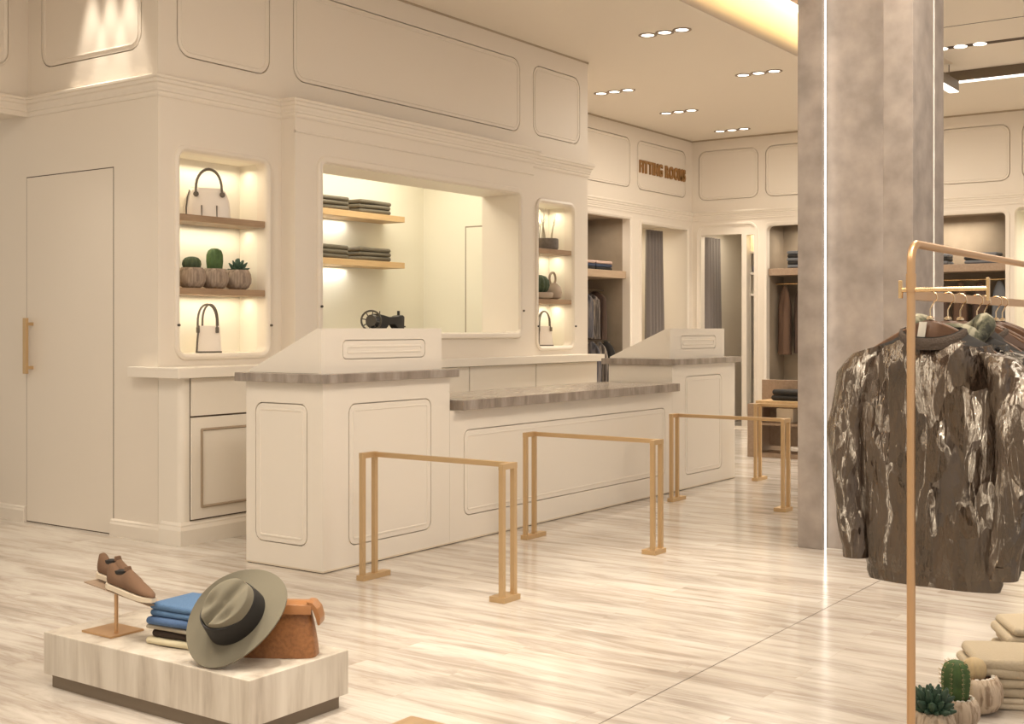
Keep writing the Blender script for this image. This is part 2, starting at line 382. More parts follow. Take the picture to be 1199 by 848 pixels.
def inset(u0, v0, u1, v1, r, f, mat, parent, gap=0.009, depth=0.028):
    """a panel set into a hole of the same outline, leaving a real open groove around it"""
    MB().prism(rrect(u0 + gap, v0 + gap, u1 - gap, v1 - gap, max(r - gap, 0.01), 8), f, -depth, 0.0005, 0.005).build('panel', mat, parent)
    MB().prism(rrect(u0 - 0.001, v0 - 0.001, u1 + 0.001, v1 + 0.001, r, 8), f, -depth - 0.012, -depth + 0.001).build('panel_back', mat, parent)
    frame(u0 + 0.034, v0 + 0.034, u1 - 0.034, v1 - 0.034, max(r - 0.034, 0.02), f, [(0, -0.001), (0.003, 0.004), (0.008, 0.005), (0.013, 0.004), (0.016, -0.001)]).build('panel_bead', mat, parent, True)
def run_profile(path, prof, mb=None, closed=False):
    """sweep a (out, z) profile along a plan path; outward is to the right of travel"""
    mb = mb or MB(); path = [Vector(p) for p in path]; n = len(path)
    offs = []
    for i in range(n):
        ds = []
        if i > 0: ds.append((path[i] - path[i - 1]).normalized())
        if i < n - 1: ds.append((path[i + 1] - path[i]).normalized())
        ns = [Vector((d.y, -d.x)) for d in ds]
        if len(ns) == 1: o = ns[0]
        else: o = (ns[0] + ns[1]); o = o / max(1e-6, o.dot(ns[0]))
        offs.append(o)
    rings = [[(path[i].x + offs[i].x * a, path[i].y + offs[i].y * a, z) for a, z in prof] for i in range(n)]
    mb.rings(rings, True, True, True)
    return mb
CORN = [(-0.02, 3.035), (0.008, 3.035), (0.014, 3.05), (0.014, 3.066), (0.022, 3.072), (0.022, 3.082), (0.03, 3.10), (0.032, 3.118), (0.045, 3.126), (0.048, 3.145), (0.06, 3.152), (0.06, 3.168), (0.045, 3.176), (-0.02, 3.182)]
BASE = [(-0.01, 0.0), (0.022, 0.0), (0.022, 0.085), (0.016, 0.10), (0.016, 0.108), (0.006, 0.118), (-0.01, 0.12)]

# ================================================================== ROOM SHELL
struct(MB().box(-4, 19.5, -5, 11, -0.12, 0).build('floor', M['floor']))
# ceiling with the long recessed cove (open between y 3.62 and 4.83)
c = MB()
c.box(-1.0, 19.5, 4.83, 11, CEIL, CEIL + 0.06)
c.box(-1.0, 19.5, -3.0, 3.62, CEIL, CEIL + 0.06)
c.box(13.2, 19.5, 3.62, 4.83, CEIL, CEIL + 0.06)
ceil = struct(c.build('ceiling', M['ceiling']))
c = MB(); c.box(-1.0, 13.2, 4.83, 4.86, CEIL + 0.06, 4.9).box(-1.0, 13.2, 3.59, 3.62, CEIL + 0.06, 4.9).box(13.2, 13.23, 3.62, 4.83, CEIL + 0.06, 4.9)
c.build('recess_side', M['ceiling'], ceil)
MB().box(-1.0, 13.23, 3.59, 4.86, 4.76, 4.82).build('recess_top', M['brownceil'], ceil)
MB().box(-1.0, 13.2, 4.785, 4.83, 4.69, 4.745).build('light_strip', M['ledwhite'], ceil)
cl = area('cove_fill', (6.0, 3.66, 4.36), 13.0, 0.05, 55, (1.0, 0.68, 0.27), (math.radians(103), 0, 0)); cl.data.spread = math.radians(36)  # unseen area light added opposite to wash the cove face yellow

MB().box(-4, 19.5, 2.3175, 2.3215, -0.01, 0.0006).build('seam', M['bagtrim'], bpy.data.objects['floor'])
rv_ = MB()  # brown strips painted in place of the shadow line under the ceiling
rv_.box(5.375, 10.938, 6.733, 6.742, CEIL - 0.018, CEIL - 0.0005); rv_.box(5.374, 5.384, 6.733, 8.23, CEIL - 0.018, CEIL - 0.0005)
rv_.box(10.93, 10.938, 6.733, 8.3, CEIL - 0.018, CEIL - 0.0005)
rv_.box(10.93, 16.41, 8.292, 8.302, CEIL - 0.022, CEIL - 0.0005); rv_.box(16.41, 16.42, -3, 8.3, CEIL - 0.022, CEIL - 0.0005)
struct(rv_.build('trim_gap_shade', plain('reveal_shade', (0.46, 0.37, 0.27), 0.8)))
# --- the tailoring block: left wall with the hidden door, front wall with niches
XW, YW, YC, XE = 5.383, 6.74, 6.595, 10.93
left = struct(plate('wall_left', [(6.84, 0), (11.0, 0), (11.0, CEIL), (6.84, CEIL)], [rrect(6.911, 3.375, 8.07, 4.10, 0.12, 8)], fx(XW), 0.10, M['wall']))
UPAN = ((5.542, 6.411, 3.335, 4.06), (6.65, 9.687, 3.345, 4.055), (9.907, 10.775, 3.355, 4.05))
wf = struct(plate('wall_front', [(XW, 0), (XE, 0), (XE, CEIL), (XW, CEIL)],
    [rrect(5.565, 1.275, 6.377, 2.68, 0.05), rrect(6.80, 1.40, 9.47, 2.73, 0.02), rrect(9.995, 1.275, 10.632, 2.70, 0.05)] + [rrect(a, c_, b, d_, 0.12, 8) for a, b, c_, d_ in UPAN], fy(YW), 0.10, M['wall']))
plate('window_surround', [(6.53, 1.1), (9.70, 1.1), (9.70, 3.05), (6.53, 3.05)], [rrect(6.815, 1.412, 9.465, 2.727, 0.035)], fy(YC), YW - YC, M['wall'], wf)
MB().box(XE - 0.10, XE, YW + 0.1, 8.4, 0, CEIL).build('wall_return', M['wall'], wf)
# cornice, frieze line
run_profile([(XW, 8.237), (XW, YW), (6.53, YW), (6.53, YC), (9.70, YC), (9.70, YW), (XE, YW), (XE, 8.28)], CORN).build('cornice', M['trim'], wf)
run_profile([(6.53, YC), (9.70, YC)], [(-0.01, 2.922), (0.008, 2.924), (0.010, 2.932), (0.004, 2.94), (-0.01, 2.942)]).build('frieze_bead', M['trim'], wf)
# bulkhead at far left
blk = struct(MB().box(-1.0, XW, 8.237, 8.6, 3.05, CEIL).build('wall_bulkhead', M['wall']))
run_profile([(-1.0, 8.237), (XW + 0.02, 8.237)], CORN).build('cornice', M['trim'], blk)
frame(3.7, 3.37, 5.23, 4.20, 0.12, fy(8.237)).build('panel_moulding', M['trim'], blk, True)
# upper panels
for u0, u1, z0, z1 in UPAN: inset(u0, z0, u1, z1, 0.12, fy(YW), M['wall'], wf)
inset(6.911, 3.375, 8.07, 4.10, 0.12, fx(XW), M['wall'], left)
# baseboards
bb = run_profile([(XW, 11.0), (XW, 8.262)], BASE); run_profile([(XW, 7.236), (XW, 6.60)], BASE, bb)
struct(bb.build('baseboard_left', M['trim']))
# hidden door
g = MB(); g.prism([(7.216, 0.004), (8.256, 0.004), (8.256, 2.586), (7.216, 2.586)], fx(XW), -0.02, 0.0012)
door = struct(g.build('door_1', M['gap']))
MB().prism([(7.221, 0.012), (8.249, 0.012), (8.249, 2.579), (7.221, 2.579)], fx(XW), -0.01, 0.0035).build('door_leaf', M['wall'], door)
h = MB(); h.box(XW - 0.075, XW - 0.05, 8.155, 8.195, 1.115, 1.53, 0.004)
for z in (1.16, 1.485): h.box(XW - 0.052, XW - 0.003, 8.165, 8.185, z - 0.012, z + 0.012)
h.build('door_handle', M['brass'], door)

# niche boxes
def niche(x0, x1, z0, z1, fr, pegz):
    n = MB()
    yb = 7.03
    n.box(x0 - 0.03, x1 + 0.03, yb, yb + 0.03, z0 - 0.03, z1 + 0.03)
    n.box(x0 - 0.03, x0, YW + 0.10, yb, z0 - 0.03, z1 + 0.03)
    n.box(x1, x1 + 0.03, YW + 0.10, yb, z0 - 0.03, z1 + 0.03)
    n.box(x0, x1, YW + 0.10, yb, z1, z1 + 0.03)
    n.box(x0, x1, YW + 0.10, yb, z0 - 0.03, z0)
    n.build('niche_box', M['niche'], wf)
    NP = [(0, -0.002), (0.003, 0.012), (0.010, 0.018), (0.026, 0.020), (0.036, 0.014), (0.045, 0.002), (0.046, -0.02)]
    frame(*fr, 0.10, fy(YW), NP).build('niche_frame', M['trim'], wf, True)
    p = MB()
    for x in (fr[0] + 0.02, fr[2] - 0.02): p.cyl((x, YW - 0.018, pegz), (x, YW - 0.034, pegz), 0.009, 10)
    p.build('brass_peg', M['steel'], wf)
niche(5.565, 6.377, 1.275, 2.68, (5.52, 1.23, 6.422, 2.725), 1.475)
niche(9.995, 10.632, 1.275, 2.70, (9.95, 1.23, 10.677, 2.745), 1.475)
for x0, x1, zs in ((5.565, 6.377, (2.64, 2.19, 1.68)), (9.995, 10.632, (2.66, 2.20, 1.69))):
    for z in zs:
        area('niche_led', ((x0 + x1) / 2, 6.93, z), x1 - x0 - 0.08, 0.03, 1.7, (1.0, 0.88, 0.64))
def shelf(x0, x1, z, label):
    o = MB().box(x0 + 0.002, x1 - 0.002, YW + 0.012, 7.028, z, z + 0.047, 0.003).build('wooden_shelf', M['shelfwood'], origin=((x0 + x1) / 2, 6.88, z))
    tag(o, label, 'shelf', 'walnut shelves in the lit niches')
shelf(5.565, 6.377, 2.203, 'upper walnut shelf in the left lit niche under the dome handbag')
shelf(5.565, 6.377, 1.69, 'lower walnut shelf in the left lit niche carrying three cactus pots')
shelf(9.995, 10.632, 2.205, 'upper walnut shelf in the right lit niche under the twig pot')
shelf(9.995, 10.632, 1.70, 'lower walnut shelf in the right lit niche under the round cactus')

# the wide internal window and the room behind
win = MB()
win.box(6.775, 6.819, YC + 0.005, 7.03, 1.40, 2.74); win.box(9.461, 9.505, YC + 0.005, 7.03, 1.40, 2.74)
win.box(6.815, 9.465, YC + 0.006, 7.028, 2.722, 2.765); win.box(6.815, 9.465, YC + 0.005, 7.028, 1.372, 1.415)
wn = struct(win.build('window_1', M['trim']))
NP = [(0, -0.002), (0.003, 0.014), (0.012, 0.022), (0.036, 0.024), (0.050, 0.016), (0.056, 0.002), (0.057, -0.02)]
frame(6.759, 1.356, 9.521, 2.783, 0.10, fy(YC), NP).build('window_frame', M['trim'], wn, True)
MB().box(6.86, 9.42, YC - 0.028, YC + 0.002, 1.366, 1.384, 0.004).build('window_sill', M['trim'], wn)
p = MB()
for x in (6.785, 9.50): p.cyl((x, YC - 0.02, 1.62), (x, YC - 0.036, 1.62), 0.010, 10)
p.build('brass_peg', M['steel'], wn)
rm = MB()
rm.box(5.5, 10.34, 8.4, 8.5, 0, 3.4); rm.box(10.24, 10.34, 7.03, 8.4, 0, 3.4); rm.box(5.5, 6.1, 7.06, 8.4, 0, 3.4)
rm.box(6.1, 10.24, 7.03, 8.4, 3.3, 3.4); rm.box(6.1, 10.24, 6.99, 7.03, 2.77, 3.3); rm.box(6.42, 9.95, 6.99, 7.03, 0.0, 1.37)
struct(rm.build('wall_backroom', M['room']))
d2 = MB().prism([(6.9, 0.0), (7.83, 0.0), (7.83, 2.53), (6.9, 2.53)], fx(10.24), -0.01, 0.0015)
d2 = struct(d2.build('door_2', M['lamp_frame']))
MB().prism([(6.9, 0.005), (7.815, 0.005), (7.815, 2.515), (6.9, 2.515)], fx(10.24), -0.01, 0.004).build('door_leaf', M['room'], d2)
area('backroom_lamp', (8.6, 7.7, 3.27), 2.4, 0.8, 32, (1.0, 0.92, 0.74))
for k, z in enumerate((2.535, 2.065)):
    o = MB().box(6.2, 9.575, 8.1, 8.398, z, z + 0.06, 0.003).build('oak_shelf', M['oak'], origin=(8.0, 8.25, z))
    tag(o, ('upper' if k == 0 else 'lower') + ' light oak shelf seen through the wide window, carrying grey folded knits', 'shelf', 'oak shelves in the back room')
    area('shelf_led', (7.4, 8.33, z - 0.01), 3.2, 0.04, 9, (1.0, 0.97, 0.88))

# --- fitting room wall (y = 8.3) and far wall (x = 16.418)
YF, XF = 8.3, 16.418
FPAN = ((11.6, 12.95), (13.13, 14.567), (14.756, 16.216)); GPAN = ((7.24, 8.192), (6.1, 7.135), (4.85, 5.95), (3.79, 4.70), (2.6, 3.65))
ff = struct(plate('wall_fitting', [(XE, 0), (XF, 0), (XF, CEIL), (XE, CEIL)],
    [[(13.2, 0.1), (14.56, 0.1), (14.56, 2.955), (13.2, 2.955)], [(14.88, 0.02), (16.27, 0.02), (16.27, 2.915), (14.88, 2.915)]] + [rrect(a, 3.375, b, 4.06, 0.12, 8) for a, b in FPAN], fy(YF), 0.12, M['wall']))
fw = struct(plate('wall_far', [(-3, 0), (8.3, 0), (8.3, CEIL), (-3, CEIL)],
    [[(7.50, 0.02), (8.15, 0.02), (8.15, 2.83), (7.50, 2.83)], [(7.285, 0.2), (7.425, 0.2), (7.425, 2.81), (7.285, 2.81)],
     rrect(5.75, 0.1, 7.12, 2.93, 0.08), rrect(3.845, 0.1, 5.35, 2.95, 0.08), rrect(1.9, 0.02, 3.74, 3.0, 0.08)] + [rrect(a, 3.342, b, 4.075, 0.12, 8) for a, b in GPAN], fx(XF), 0.12, M['wall']))
run_profile([(XE, YF), (XF, YF)], CORN).build('cornice', M['trim'], ff)
run_profile([(XF, YF - 0.02), (XF, -3)], CORN).build('cornice', M['trim'], fw)
for u0, u1 in FPAN: inset(u0, 3.375, u1, 4.06, 0.12, fy(YF), M['wall'], ff, 0.012)
for u0, u1 in GPAN: inset(u0, 3.342, u1, 4.075, 0.12, fx(XF), M['wall'], fw, 0.012)
TP = [(0, -0.002), (0.004, 0.012), (0.03, 0.014), (0.045, 0.006), (0.055, 0.002), (0.056, -0.02)]
frame(13.15, 0.02, 14.62, 3.005, 0.03, fy(YF), TP).build('opening_trim', M['trim'], ff)
frame(14.83, -0.03, 16.32, 2.965, 0.03, fy(YF), TP).build('opening_trim', M['trim'], ff)
frame(7.25, -0.03, 8.23, 3.0, 0.14, fx(XF), [(0, -0.002), (0.004, 0.02), (0.03, 0.02), (0.034, 0.006), (0.06, 0.004), (0.062, -0.002)]).build('opening_trim', M['trim'], fw, True)
frame(5.70, 0.05, 7.17, 2.98, 0.10, fx(XF), TP).build('opening_trim', M['trim'], fw, True)
frame(3.795, 0.05, 5.40, 3.0, 0.10, fx(XF), TP).build('opening_trim', M['trim'], fw, True)
struct(run_profile([(XE, YF), (13.15, YF)], BASE).build('baseboard_fitting', M['trim']))
bb = run_profile([(XF, 8.3), (XF, 8.23)], BASE); run_profile([(XF, 7.25), (XF, 7.17)], BASE, bb); run_profile([(XF, 5.7), (XF, 5.4)], BASE, bb)
struct(bb.build('baseboard_far', M['trim']))
# alcoves (taupe plaster) and fitting rooms behind the openings
def cell_y(name, x0, x1, yb, mat, zt=3.05):
    m = MB(); y0 = YF + 0.12
    m.box(x0 - 0.08, x1 + 0.08, yb, yb + 0.08, 0, zt); m.box(x0 - 0.08, x0, y0, yb, 0, zt); m.box(x1, x1 + 0.08, y0, yb, 0, zt)
    m.box(x0, x1, y0, yb, zt - 0.08, zt)
    struct(m.build(name, mat))
def cell_x(name, y0, y1, xb, mat, zt=3.05):
    m = MB(); x0 = XF + 0.12
    m.box(xb, xb + 0.08, y0 - 0.08, y1 + 0.08, 0, zt); m.box(x0, xb, y0 - 0.08, y0, 0, zt); m.box(x0, xb, y1, y1 + 0.08, 0, zt)
    m.box(x0, xb, y0, y1, zt - 0.08, zt)
    struct(m.build(name, mat))
cell_y('wall_alcove_left', 13.2, 14.56, 9.0, M['taupe'])
cell_y('wall_fitting_cell', 14.80, 16.27, 10.0, M['wall'])
cell_x('wall_far_cell', 7.50, 8.24, 18.2, M['wall'])
cell_x('wall_far_slot', 7.27, 7.44, 17.3, M['room'])
cell_x('wall_alcove_mid', 5.75, 7.12, 17.05, M['taupe'])
cell_x('wall_alcove_right', 3.845, 5.35, 17.05, M['taupe'])
cell_x('wall_far_right', 1.9, 3.74, 18.0, M['room'])
area('alcove_lamp', (13.9, 8.65, 2.9), 0.8, 0.1, 4, WARM)
area('alcove_lamp', (16.8, 6.5, 2.9), 0.1, 0.8, 7, WARM)
area('alcove_lamp', (16.8, 4.6, 2.9), 0.1, 0.8, 8, WARM)
area('cell_lamp', (15.5, 9.2, 2.9), 0.8, 0.8, 8, (1.0, 0.90, 0.72))
area('cell_lamp', (15.05, 9.75, 2.85), 0.3, 0.1, 4, (1.0, 0.86, 0.52))
area('cell_lamp', (16.95, 7.87, 2.9), 0.8, 0.3, 4.5, (1.0, 0.90, 0.72))
area('cell_lamp', (17.1, 2.8, 2.9), 0.8, 0.8, 18, (1.0, 0.90, 0.72))
area('slot_lamp', (16.9, 7.355, 2.9), 0.5, 0.1, 2, (1.0, 0.86, 0.55))

# ================================================================== CONCRETE COLUMN
X0, Y1, Y0 = 7.715, 3.123, 2.362; DEP = 0.672; X1 = X0 + DEP; FL = 0.17; FS = 0.437; RC = 0.09
colm = thing('column', 'square raw concrete column with glowing recessed light slots from floor to ceiling', 'column', (X0, Y0, 0))
def loc_box(parent, name, mat, x0, x1, y0, y1, z0, z1, bev=0.0):
    return MB().box(x0 - X0, x1 - X0, y0 - Y0, y1 - Y0, z0, z1, bev).build(name, mat, parent)
loc_box(colm, 'core', M['concrete'], X0 + RC, X1 - RC, Y0 + RC, Y1 - RC, 0, CEIL)
for xa, xb in ((X0, X0 + FS), (X0 + FS + 0.03, X1)):
    for ya, yb in ((Y0, Y0 + 0.189), (Y1 - FL, Y1)):
        loc_box(colm, 'corner_flange', M['concrete'], xa, xb, ya, yb, 0, CEIL, 0.004)
for y in (Y1 - FL - 0.006, Y0 + 0.189):
    MB().box(0.042, 0.053, y - Y0, y + 0.006 - Y0, 0.0, CEIL).build('light_strip', M['led'], colm)
MB().box(FS + 0.006, FS + 0.024, 0.010, 0.03, 0.0, CEIL).build('light_strip', M['led'], colm)

# ================================================================== SERVICE COUNTER
XA, XB, XC_, XD, YQ, YR, HC = 5.245, 6.46, 9.643, 10.94, 5.07, 5.722, 1.126
PC = 0.75
def counter(name, label, x0, x1, h, panels, side=None):
    t = thing(name, label, 'counter', (x0, YQ, 0))
    L = lambda x: x - x0
    K = 0.03; W_ = x1 - x0; D_ = YR - YQ
    fr_ = lambda u, v, hh: (u, -hh, v); sd_ = lambda u, v, hh: (-hh, u, v)
    sx0 = K if side else 0.0
    MB().box(sx0, W_, K, D_, 0.014, h).build('body', M['counter'], t)
    P = [(a - x0, b - x0, c_, d_) for a, b, c_, d_ in panels]
    plate('front_board', [(0, 0.014), (W_, 0.014), (W_, h), (0, h)], [rrect(a, c_, b, d_, 0.06, 8) for a, b, c_, d_ in P], fr_, K, M['counter'], t)
    for a, b, c_, d_ in P: inset(a, c_, b, d_, 0.06, fr_, M['counter'], t, 0.007, 0.024)
    if side:
        q = (side[0] - YQ, side[1] - YQ, side[2], side[3])
        plate('side_board', [(K, 0.014), (D_, 0.014), (D_, h), (K, h)], [rrect(q[0], q[2], q[1], q[3], 0.06, 8)], sd_, K, M['counter'], t)
        inset(q[0], q[2], q[1], q[3], 0.06, sd_, M['counter'], t, 0.007, 0.024)
    MB().box(0.0, W_, -0.003, D_, 0.005, 0.0142).build('skirting_strip', M['sole'], t)
    MB().box(0.006, W_ - 0.006, 0.006, D_ - 0.006, 0.0, 0.0052).build('shadow_gap', M['gap'], t)
    return t
counter('service_counter', 'tall cream counter unit at the left end, with panels on two sides', XA, XB - 0.002, HC, [(5.467, 6.262, 0.13, 0.995)], (5.195, 5.641, 0.145, 1.0))
counter('service_counter', 'long low cream counter unit between the two tall ones', XB, XC_, 0.898, [(6.614, 9.515, 0.17, 0.76)])
counter('service_counter', 'tall cream counter unit at the far right end, narrow single panel', XC_ + 0.002, XD, HC, [(9.889, 10.648, 0.125, 1.022)])
def worktop(x0, x1, y0, y1, z0, z1, label):
    o = MB().box(x0, x1, y0, y1, z0, z1, 0.004).build('stone_worktop', M['stone'], origin=((x0 + x1) / 2, (y0 + y1) / 2, z0))
    tag(o, label, 'worktop', 'stone worktops on the service counter')
worktop(5.195, 6.50, 5.02, 5.775, HC, HC + 0.054, 'grey striped stone slab on the tall left counter unit')
worktop(XB + 0.045, XC_ - 0.002, 4.99, 5.722, 0.899, 0.968, 'long grey striped stone slab on the low middle counter unit')
worktop(9.60, 10.99, 5.02, 5.775, HC, HC + 0.054, 'grey striped stone slab on the tall right counter unit')
def hood(x0, x1, label, pan):
    zb = HC + 0.054
    t = thing('privacy_screen', label, 'screen', (x0, 5.10, zb), group='wedge shaped screens on the counter')
    prof = [(0.022, 0), (0.62, 0), (0.62, 0.012), (0.035, 0.272), (0.022, 0.272)]
    MB().prism(prof, lambda u, v, h: (h, u, v), 0, x1 - x0, 0.004).build('body', M['counter'], t)
    q = (pan[0] - x0, pan[1] - x0, pan[2] - zb, pan[3] - zb); fr_ = lambda u, v, hh: (u, -hh, v)
    plate('front_board', [(0, 0), (x1 - x0, 0), (x1 - x0, 0.272), (0, 0.272)], [rrect(q[0], q[2], q[1], q[3], 0.035, 8)], fr_, 0.022, M['counter'], t)
    inset(q[0], q[2], q[1], q[3], 0.035, fr_, M['counter'], t, 0.006, 0.018)
hood(5.265, 6.408, 'cream sloped screen on the tall left counter, near the sewing machine', (5.446, 6.237, 1.262, 1.382))
hood(9.66, 10.767, 'cream sloped screen on the tall right counter, below the fitting room curtains', (9.864, 10.583, 1.265, 1.388))

# back cabinets and white ledge
YB_ = 6.50
def cabinet(x0, x1, label, drawer, door):
    t = thing('base_cabinet', label, 'cabinet', (x0, YB_, 0), group='cream cabinets under the back ledge')
    y1 = YC - YB_ if x0 > 6.5 else YW - YB_
    if x0 < 5.5:      # rounded outer corner
        r = 0.05; poly = [(0, 0.234)] + [(r - r * math.cos(a), r - r * math.sin(a)) for a in [PI / 2 * k / 6 for k in range(7)]] + [(x1 - x0, 0), (x1 - x0, 0.234)]
        MB().prism(poly, lambda u, v, h: (u, v, h), 0.0, 1.118).build('body', M['counter'], t)
    else:
        MB().box(0.002, x1 - x0 - 0.002, 0.0, 0.09, 0.0, 1.118).build('body', M['counter'], t)
    f = lambda u, v, hh: (u, -hh, v)
    a, b = (0.075 if x0 < 5.5 else 0.006), x1 - x0 - 0.006
    for nm, z0, z1 in (('drawer_front', 0.862, 1.115), ('cabinet_door', 0.165, 0.850)):
        dd = MB().box(a, b, -0.016, -0.001, z0, z1, 0.002).build(nm, M['counter'], t)
        if nm == 'cabinet_door':
            frame(a + 0.075, z0 + 0.07, b - 0.075, z1 - 0.075, 0.006, lambda u, v, hh: (u, -0.016 - hh, v),
                  [(0, -0.001), (0.002, 0.012), (0.012, 0.014), (0.018, 0.002), (0.02, -0.001)]).build('door_moulding', M['reveal'], dd)
    MB().box(a - 0.004, b + 0.004, -0.004, 0.0, 0.155, 1.117).build('shadow_gap', M['gap'], t)
    run_profile([(0.0, 0.2), (0.0, 0.0), (x1 - x0, 0.0)] if x0 < 5.5 else [(0.0, 0.0), (x1 - x0, 0.0)], [(-0.01, 0.0), (0.026, 0.0), (0.026, 0.10), (0.016, 0.125), (0.016, 0.135), (0.004, 0.15), (-0.01, 0.152)]).build('toe_board', M['counter'], t)
cabinet(5.3815, 6.44, 'cream base cabinet at the left wall corner, drawer above a framed door', True, True)
cabinet(6.442, 8.541, 'wide cream base cabinet mostly hidden behind the tall left counter', True, True)
cabinet(8.543, 9.583, 'cream base cabinet under the right half of the wide window', True, True)
cabinet(9.585, 10.70, 'cream base cabinet at the right end, under the handbag niche', True, True)
lg = MB().prism([(5.30, 6.96), (5.30, 6.43), (10.76, 6.43), (10.76, 6.595), (9.705, 6.595), (9.705, 6.735), (10.76, 6.735), (10.76, 6.595), ][:3] + [(10.76, 6.735), (9.705, 6.735), (9.705, 6.59), (6.525, 6.59), (6.525, 6.735), (5.378, 6.735), (5.378, 6.96)], lambda u, v, h: (u, v, h), 1.12, 1.19, 0.004)
tag(lg.build('back_ledge', M['counter'], origin=(8, 6.6, 1.12)), 'long white ledge over the back cabinets, wrapping the left wall corner', 'ledge')

# ================================================================== BRASS QUEUE BARRIERS
def barrier(x0, label):
    t = thing('queue_barrier', label, 'barrier', (x0, 3.765, 0), group='brass queue barriers in front of the counter')
    Ls = 0.99; H = 0.735; r = 0.014
    for nm, ya, bx, yy0, yy1 in (('end', Ls, 0.215, -0.028, 0.028), ('end', 0.0, 0.128, -0.03, 0.07)):
        MB().box(-0.022, bx, ya + yy0, ya + yy1, 0, 0.03, 0.002).build('base_plate', M['brass'], t)
        for px in (0.0, 0.105):
            MB().box(px - r, px + r, ya - r, ya + r, 0.028, H - 0.012, 0.002).build('post', M['brass'], t)
        MB().box(-r - 0.001, 0.105 + r + 0.001, ya - r - 0.001, ya + r + 0.001, H - 0.032, H, 0.002).build('end_cap', M['brass'], t)
    MB().box(0.105 - r, 0.105 + r, r, Ls - r, H - 0.030, H - 0.002, 0.002).build('top_rail', M['brass'], t)
    return t
b0 = barrier(5.245, 'nearest brass queue barrier, standing before the tall left counter')
for x0, lb in ((6.915, 'second brass queue barrier, in front of the long low counter'),
               (9.125, 'third brass queue barrier, in front of the tall right counter'),
               (10.83, 'farthest brass queue barrier, partly behind the concrete column')):
    dup(b0, (x0, 3.765 + (0.05 if x0 > 9 else 0.01), 0), None, lb)

# ================================================================== CEILING LIGHTS
def downlight(x, y, label):
    t = thing('recessed_downlight', label, 'ceiling light', (x, y, CEIL), group='triple recessed downlights')
    fr = MB()
    for k in (-1, 0, 1):
        cy = k * 0.182
        fr.rings([[(r * math.cos(a), cy + r * math.sin(a), z) for a in [2 * PI * i / 20 for i in range(20)]] for r, z in ((0.089, 0.0), (0.089, -0.006), (0.062, -0.006), (0.058, 0.012))], True, False, False)
    fr.build('frame', M['lamp_frame'], t, True)
    for k in (-1, 0, 1):
        MB().cyl((0, k * 0.182, -0.003), (0, k * 0.182, 0.002), 0.0605, 20).build('lens', M['lens'], t)
    return t
dl = downlight(10.235, 5.46, 'triple ceiling downlight nearest the camera, over the low counter')
for x, y, lb in ((12.455, 5.49, 'triple ceiling downlight nearest the yellow cove, left of the column'),
                 (12.455, 7.31, 'triple ceiling downlight beside the tailoring block, left of the others'),
                 (14.085, 7.31, 'triple ceiling downlight in the middle, before the fitting rooms sign'),
                 (15.81, 7.37, 'triple ceiling downlight farthest away, near the far wall corner')):
    dup(dl, (x, y, CEIL), None, lb)
for x, y in ((10.235, 5.46), (12.455, 5.49), (12.455, 7.31), (14.085, 7.31), (15.81, 7.37)):
    spot('downlight_beam', (x, y, CEIL - 0.03), 150, 62, 0.7)
for x, y, e, sz in ((8.1, 3.3, 170, 40), (6.58, 3.34, 420, 33), (5.12, 3.35, 420, 33), (3.74, 3.36, 330, 33), (2.3, 3.36, 200, 40), (3.79, 5.9, 220, 36), (5.0, 5.95, 110, 30), (6.6, 1.2, 120, 50), (4.9, 1.0, 110, 50), (3.2, 0.6, 110, 50), (12.4, 3.3, 160, 60), (11.5, 4.1, 110, 55), (7.6, 5.55, 200, 36), (9.0, 5.5, 120, 36)):
    spot('downlight_beam', (x, y, CEIL - 0.03), e, sz, 0.85)
for y in (7.46, 7.25, 7.04):
    spot('wall_washer', (XW - 0.13, y, CEIL - 0.02), 75, 34, 0.5, WARM, 0.03)
# slot track right of the column, with a lit triple insert; a fine seam; hanging linear lights
tk = thing('track_light', 'black slot track in the ceiling with three lit spots, right of the column', 'ceiling light', (12.42, 2.6, CEIL))
MB().box(-0.05, 0.05, -3.2, 1.3, -0.004, -0.0005).build('track', M['gap'], tk)
for k in range(3):
    MB().cyl((0, 0.55 + k * 0.185, -0.008), (0, 0.55 + k * 0.185, -0.003), 0.062, 20).build('lens', M['lens'], tk)
MB().box(11.553, 11.567, -3.0, 3.5, CEIL - 0.002, CEIL + 0.001).build('seam', M['bagtrim'], ceil)
def linear(x0, x1, y0, y1, z0, z1, label):
    t = thing('linear_light', label, 'ceiling light', ((x0 + x1) / 2, (y0 + y1) / 2, z0))
    cx, cy = (x0 + x1) / 2, (y0 + y1) / 2
    MB().box(x0 - cx, x1 - cx, y0 - cy, y1 - cy, 0.012, z1 - z0).build('housing', M['bronze'], t)
    MB().box(x0 - cx + 0.003, x1 - cx - 0.003, y0 - cy + 0.003, y1 - cy - 0.003, 0.0, 0.013).build('diffuser', M['ledwhite'], t)
    for s in (-0.42, 0.42):
        p = (s * (x1 - x0), 0) if x1 - x0 > y1 - y0 else (0, s * (y1 - y0))
        if CEIL - z1 > 0.01: MB().cyl((*p, z1 - z0), (*p, CEIL - z0), 0.005, 6).build('hanger_rod', M['bronze'], t)
linear(13.60, 13.68, -1.5, 3.95, 4.125, CEIL - 0.001, 'long bronze linear light under the ceiling, right of the column')
linear(11.0, 13.42, 3.62, 3.72, 3.98, 4.10, 'short bronze linear light ending just right of the column')

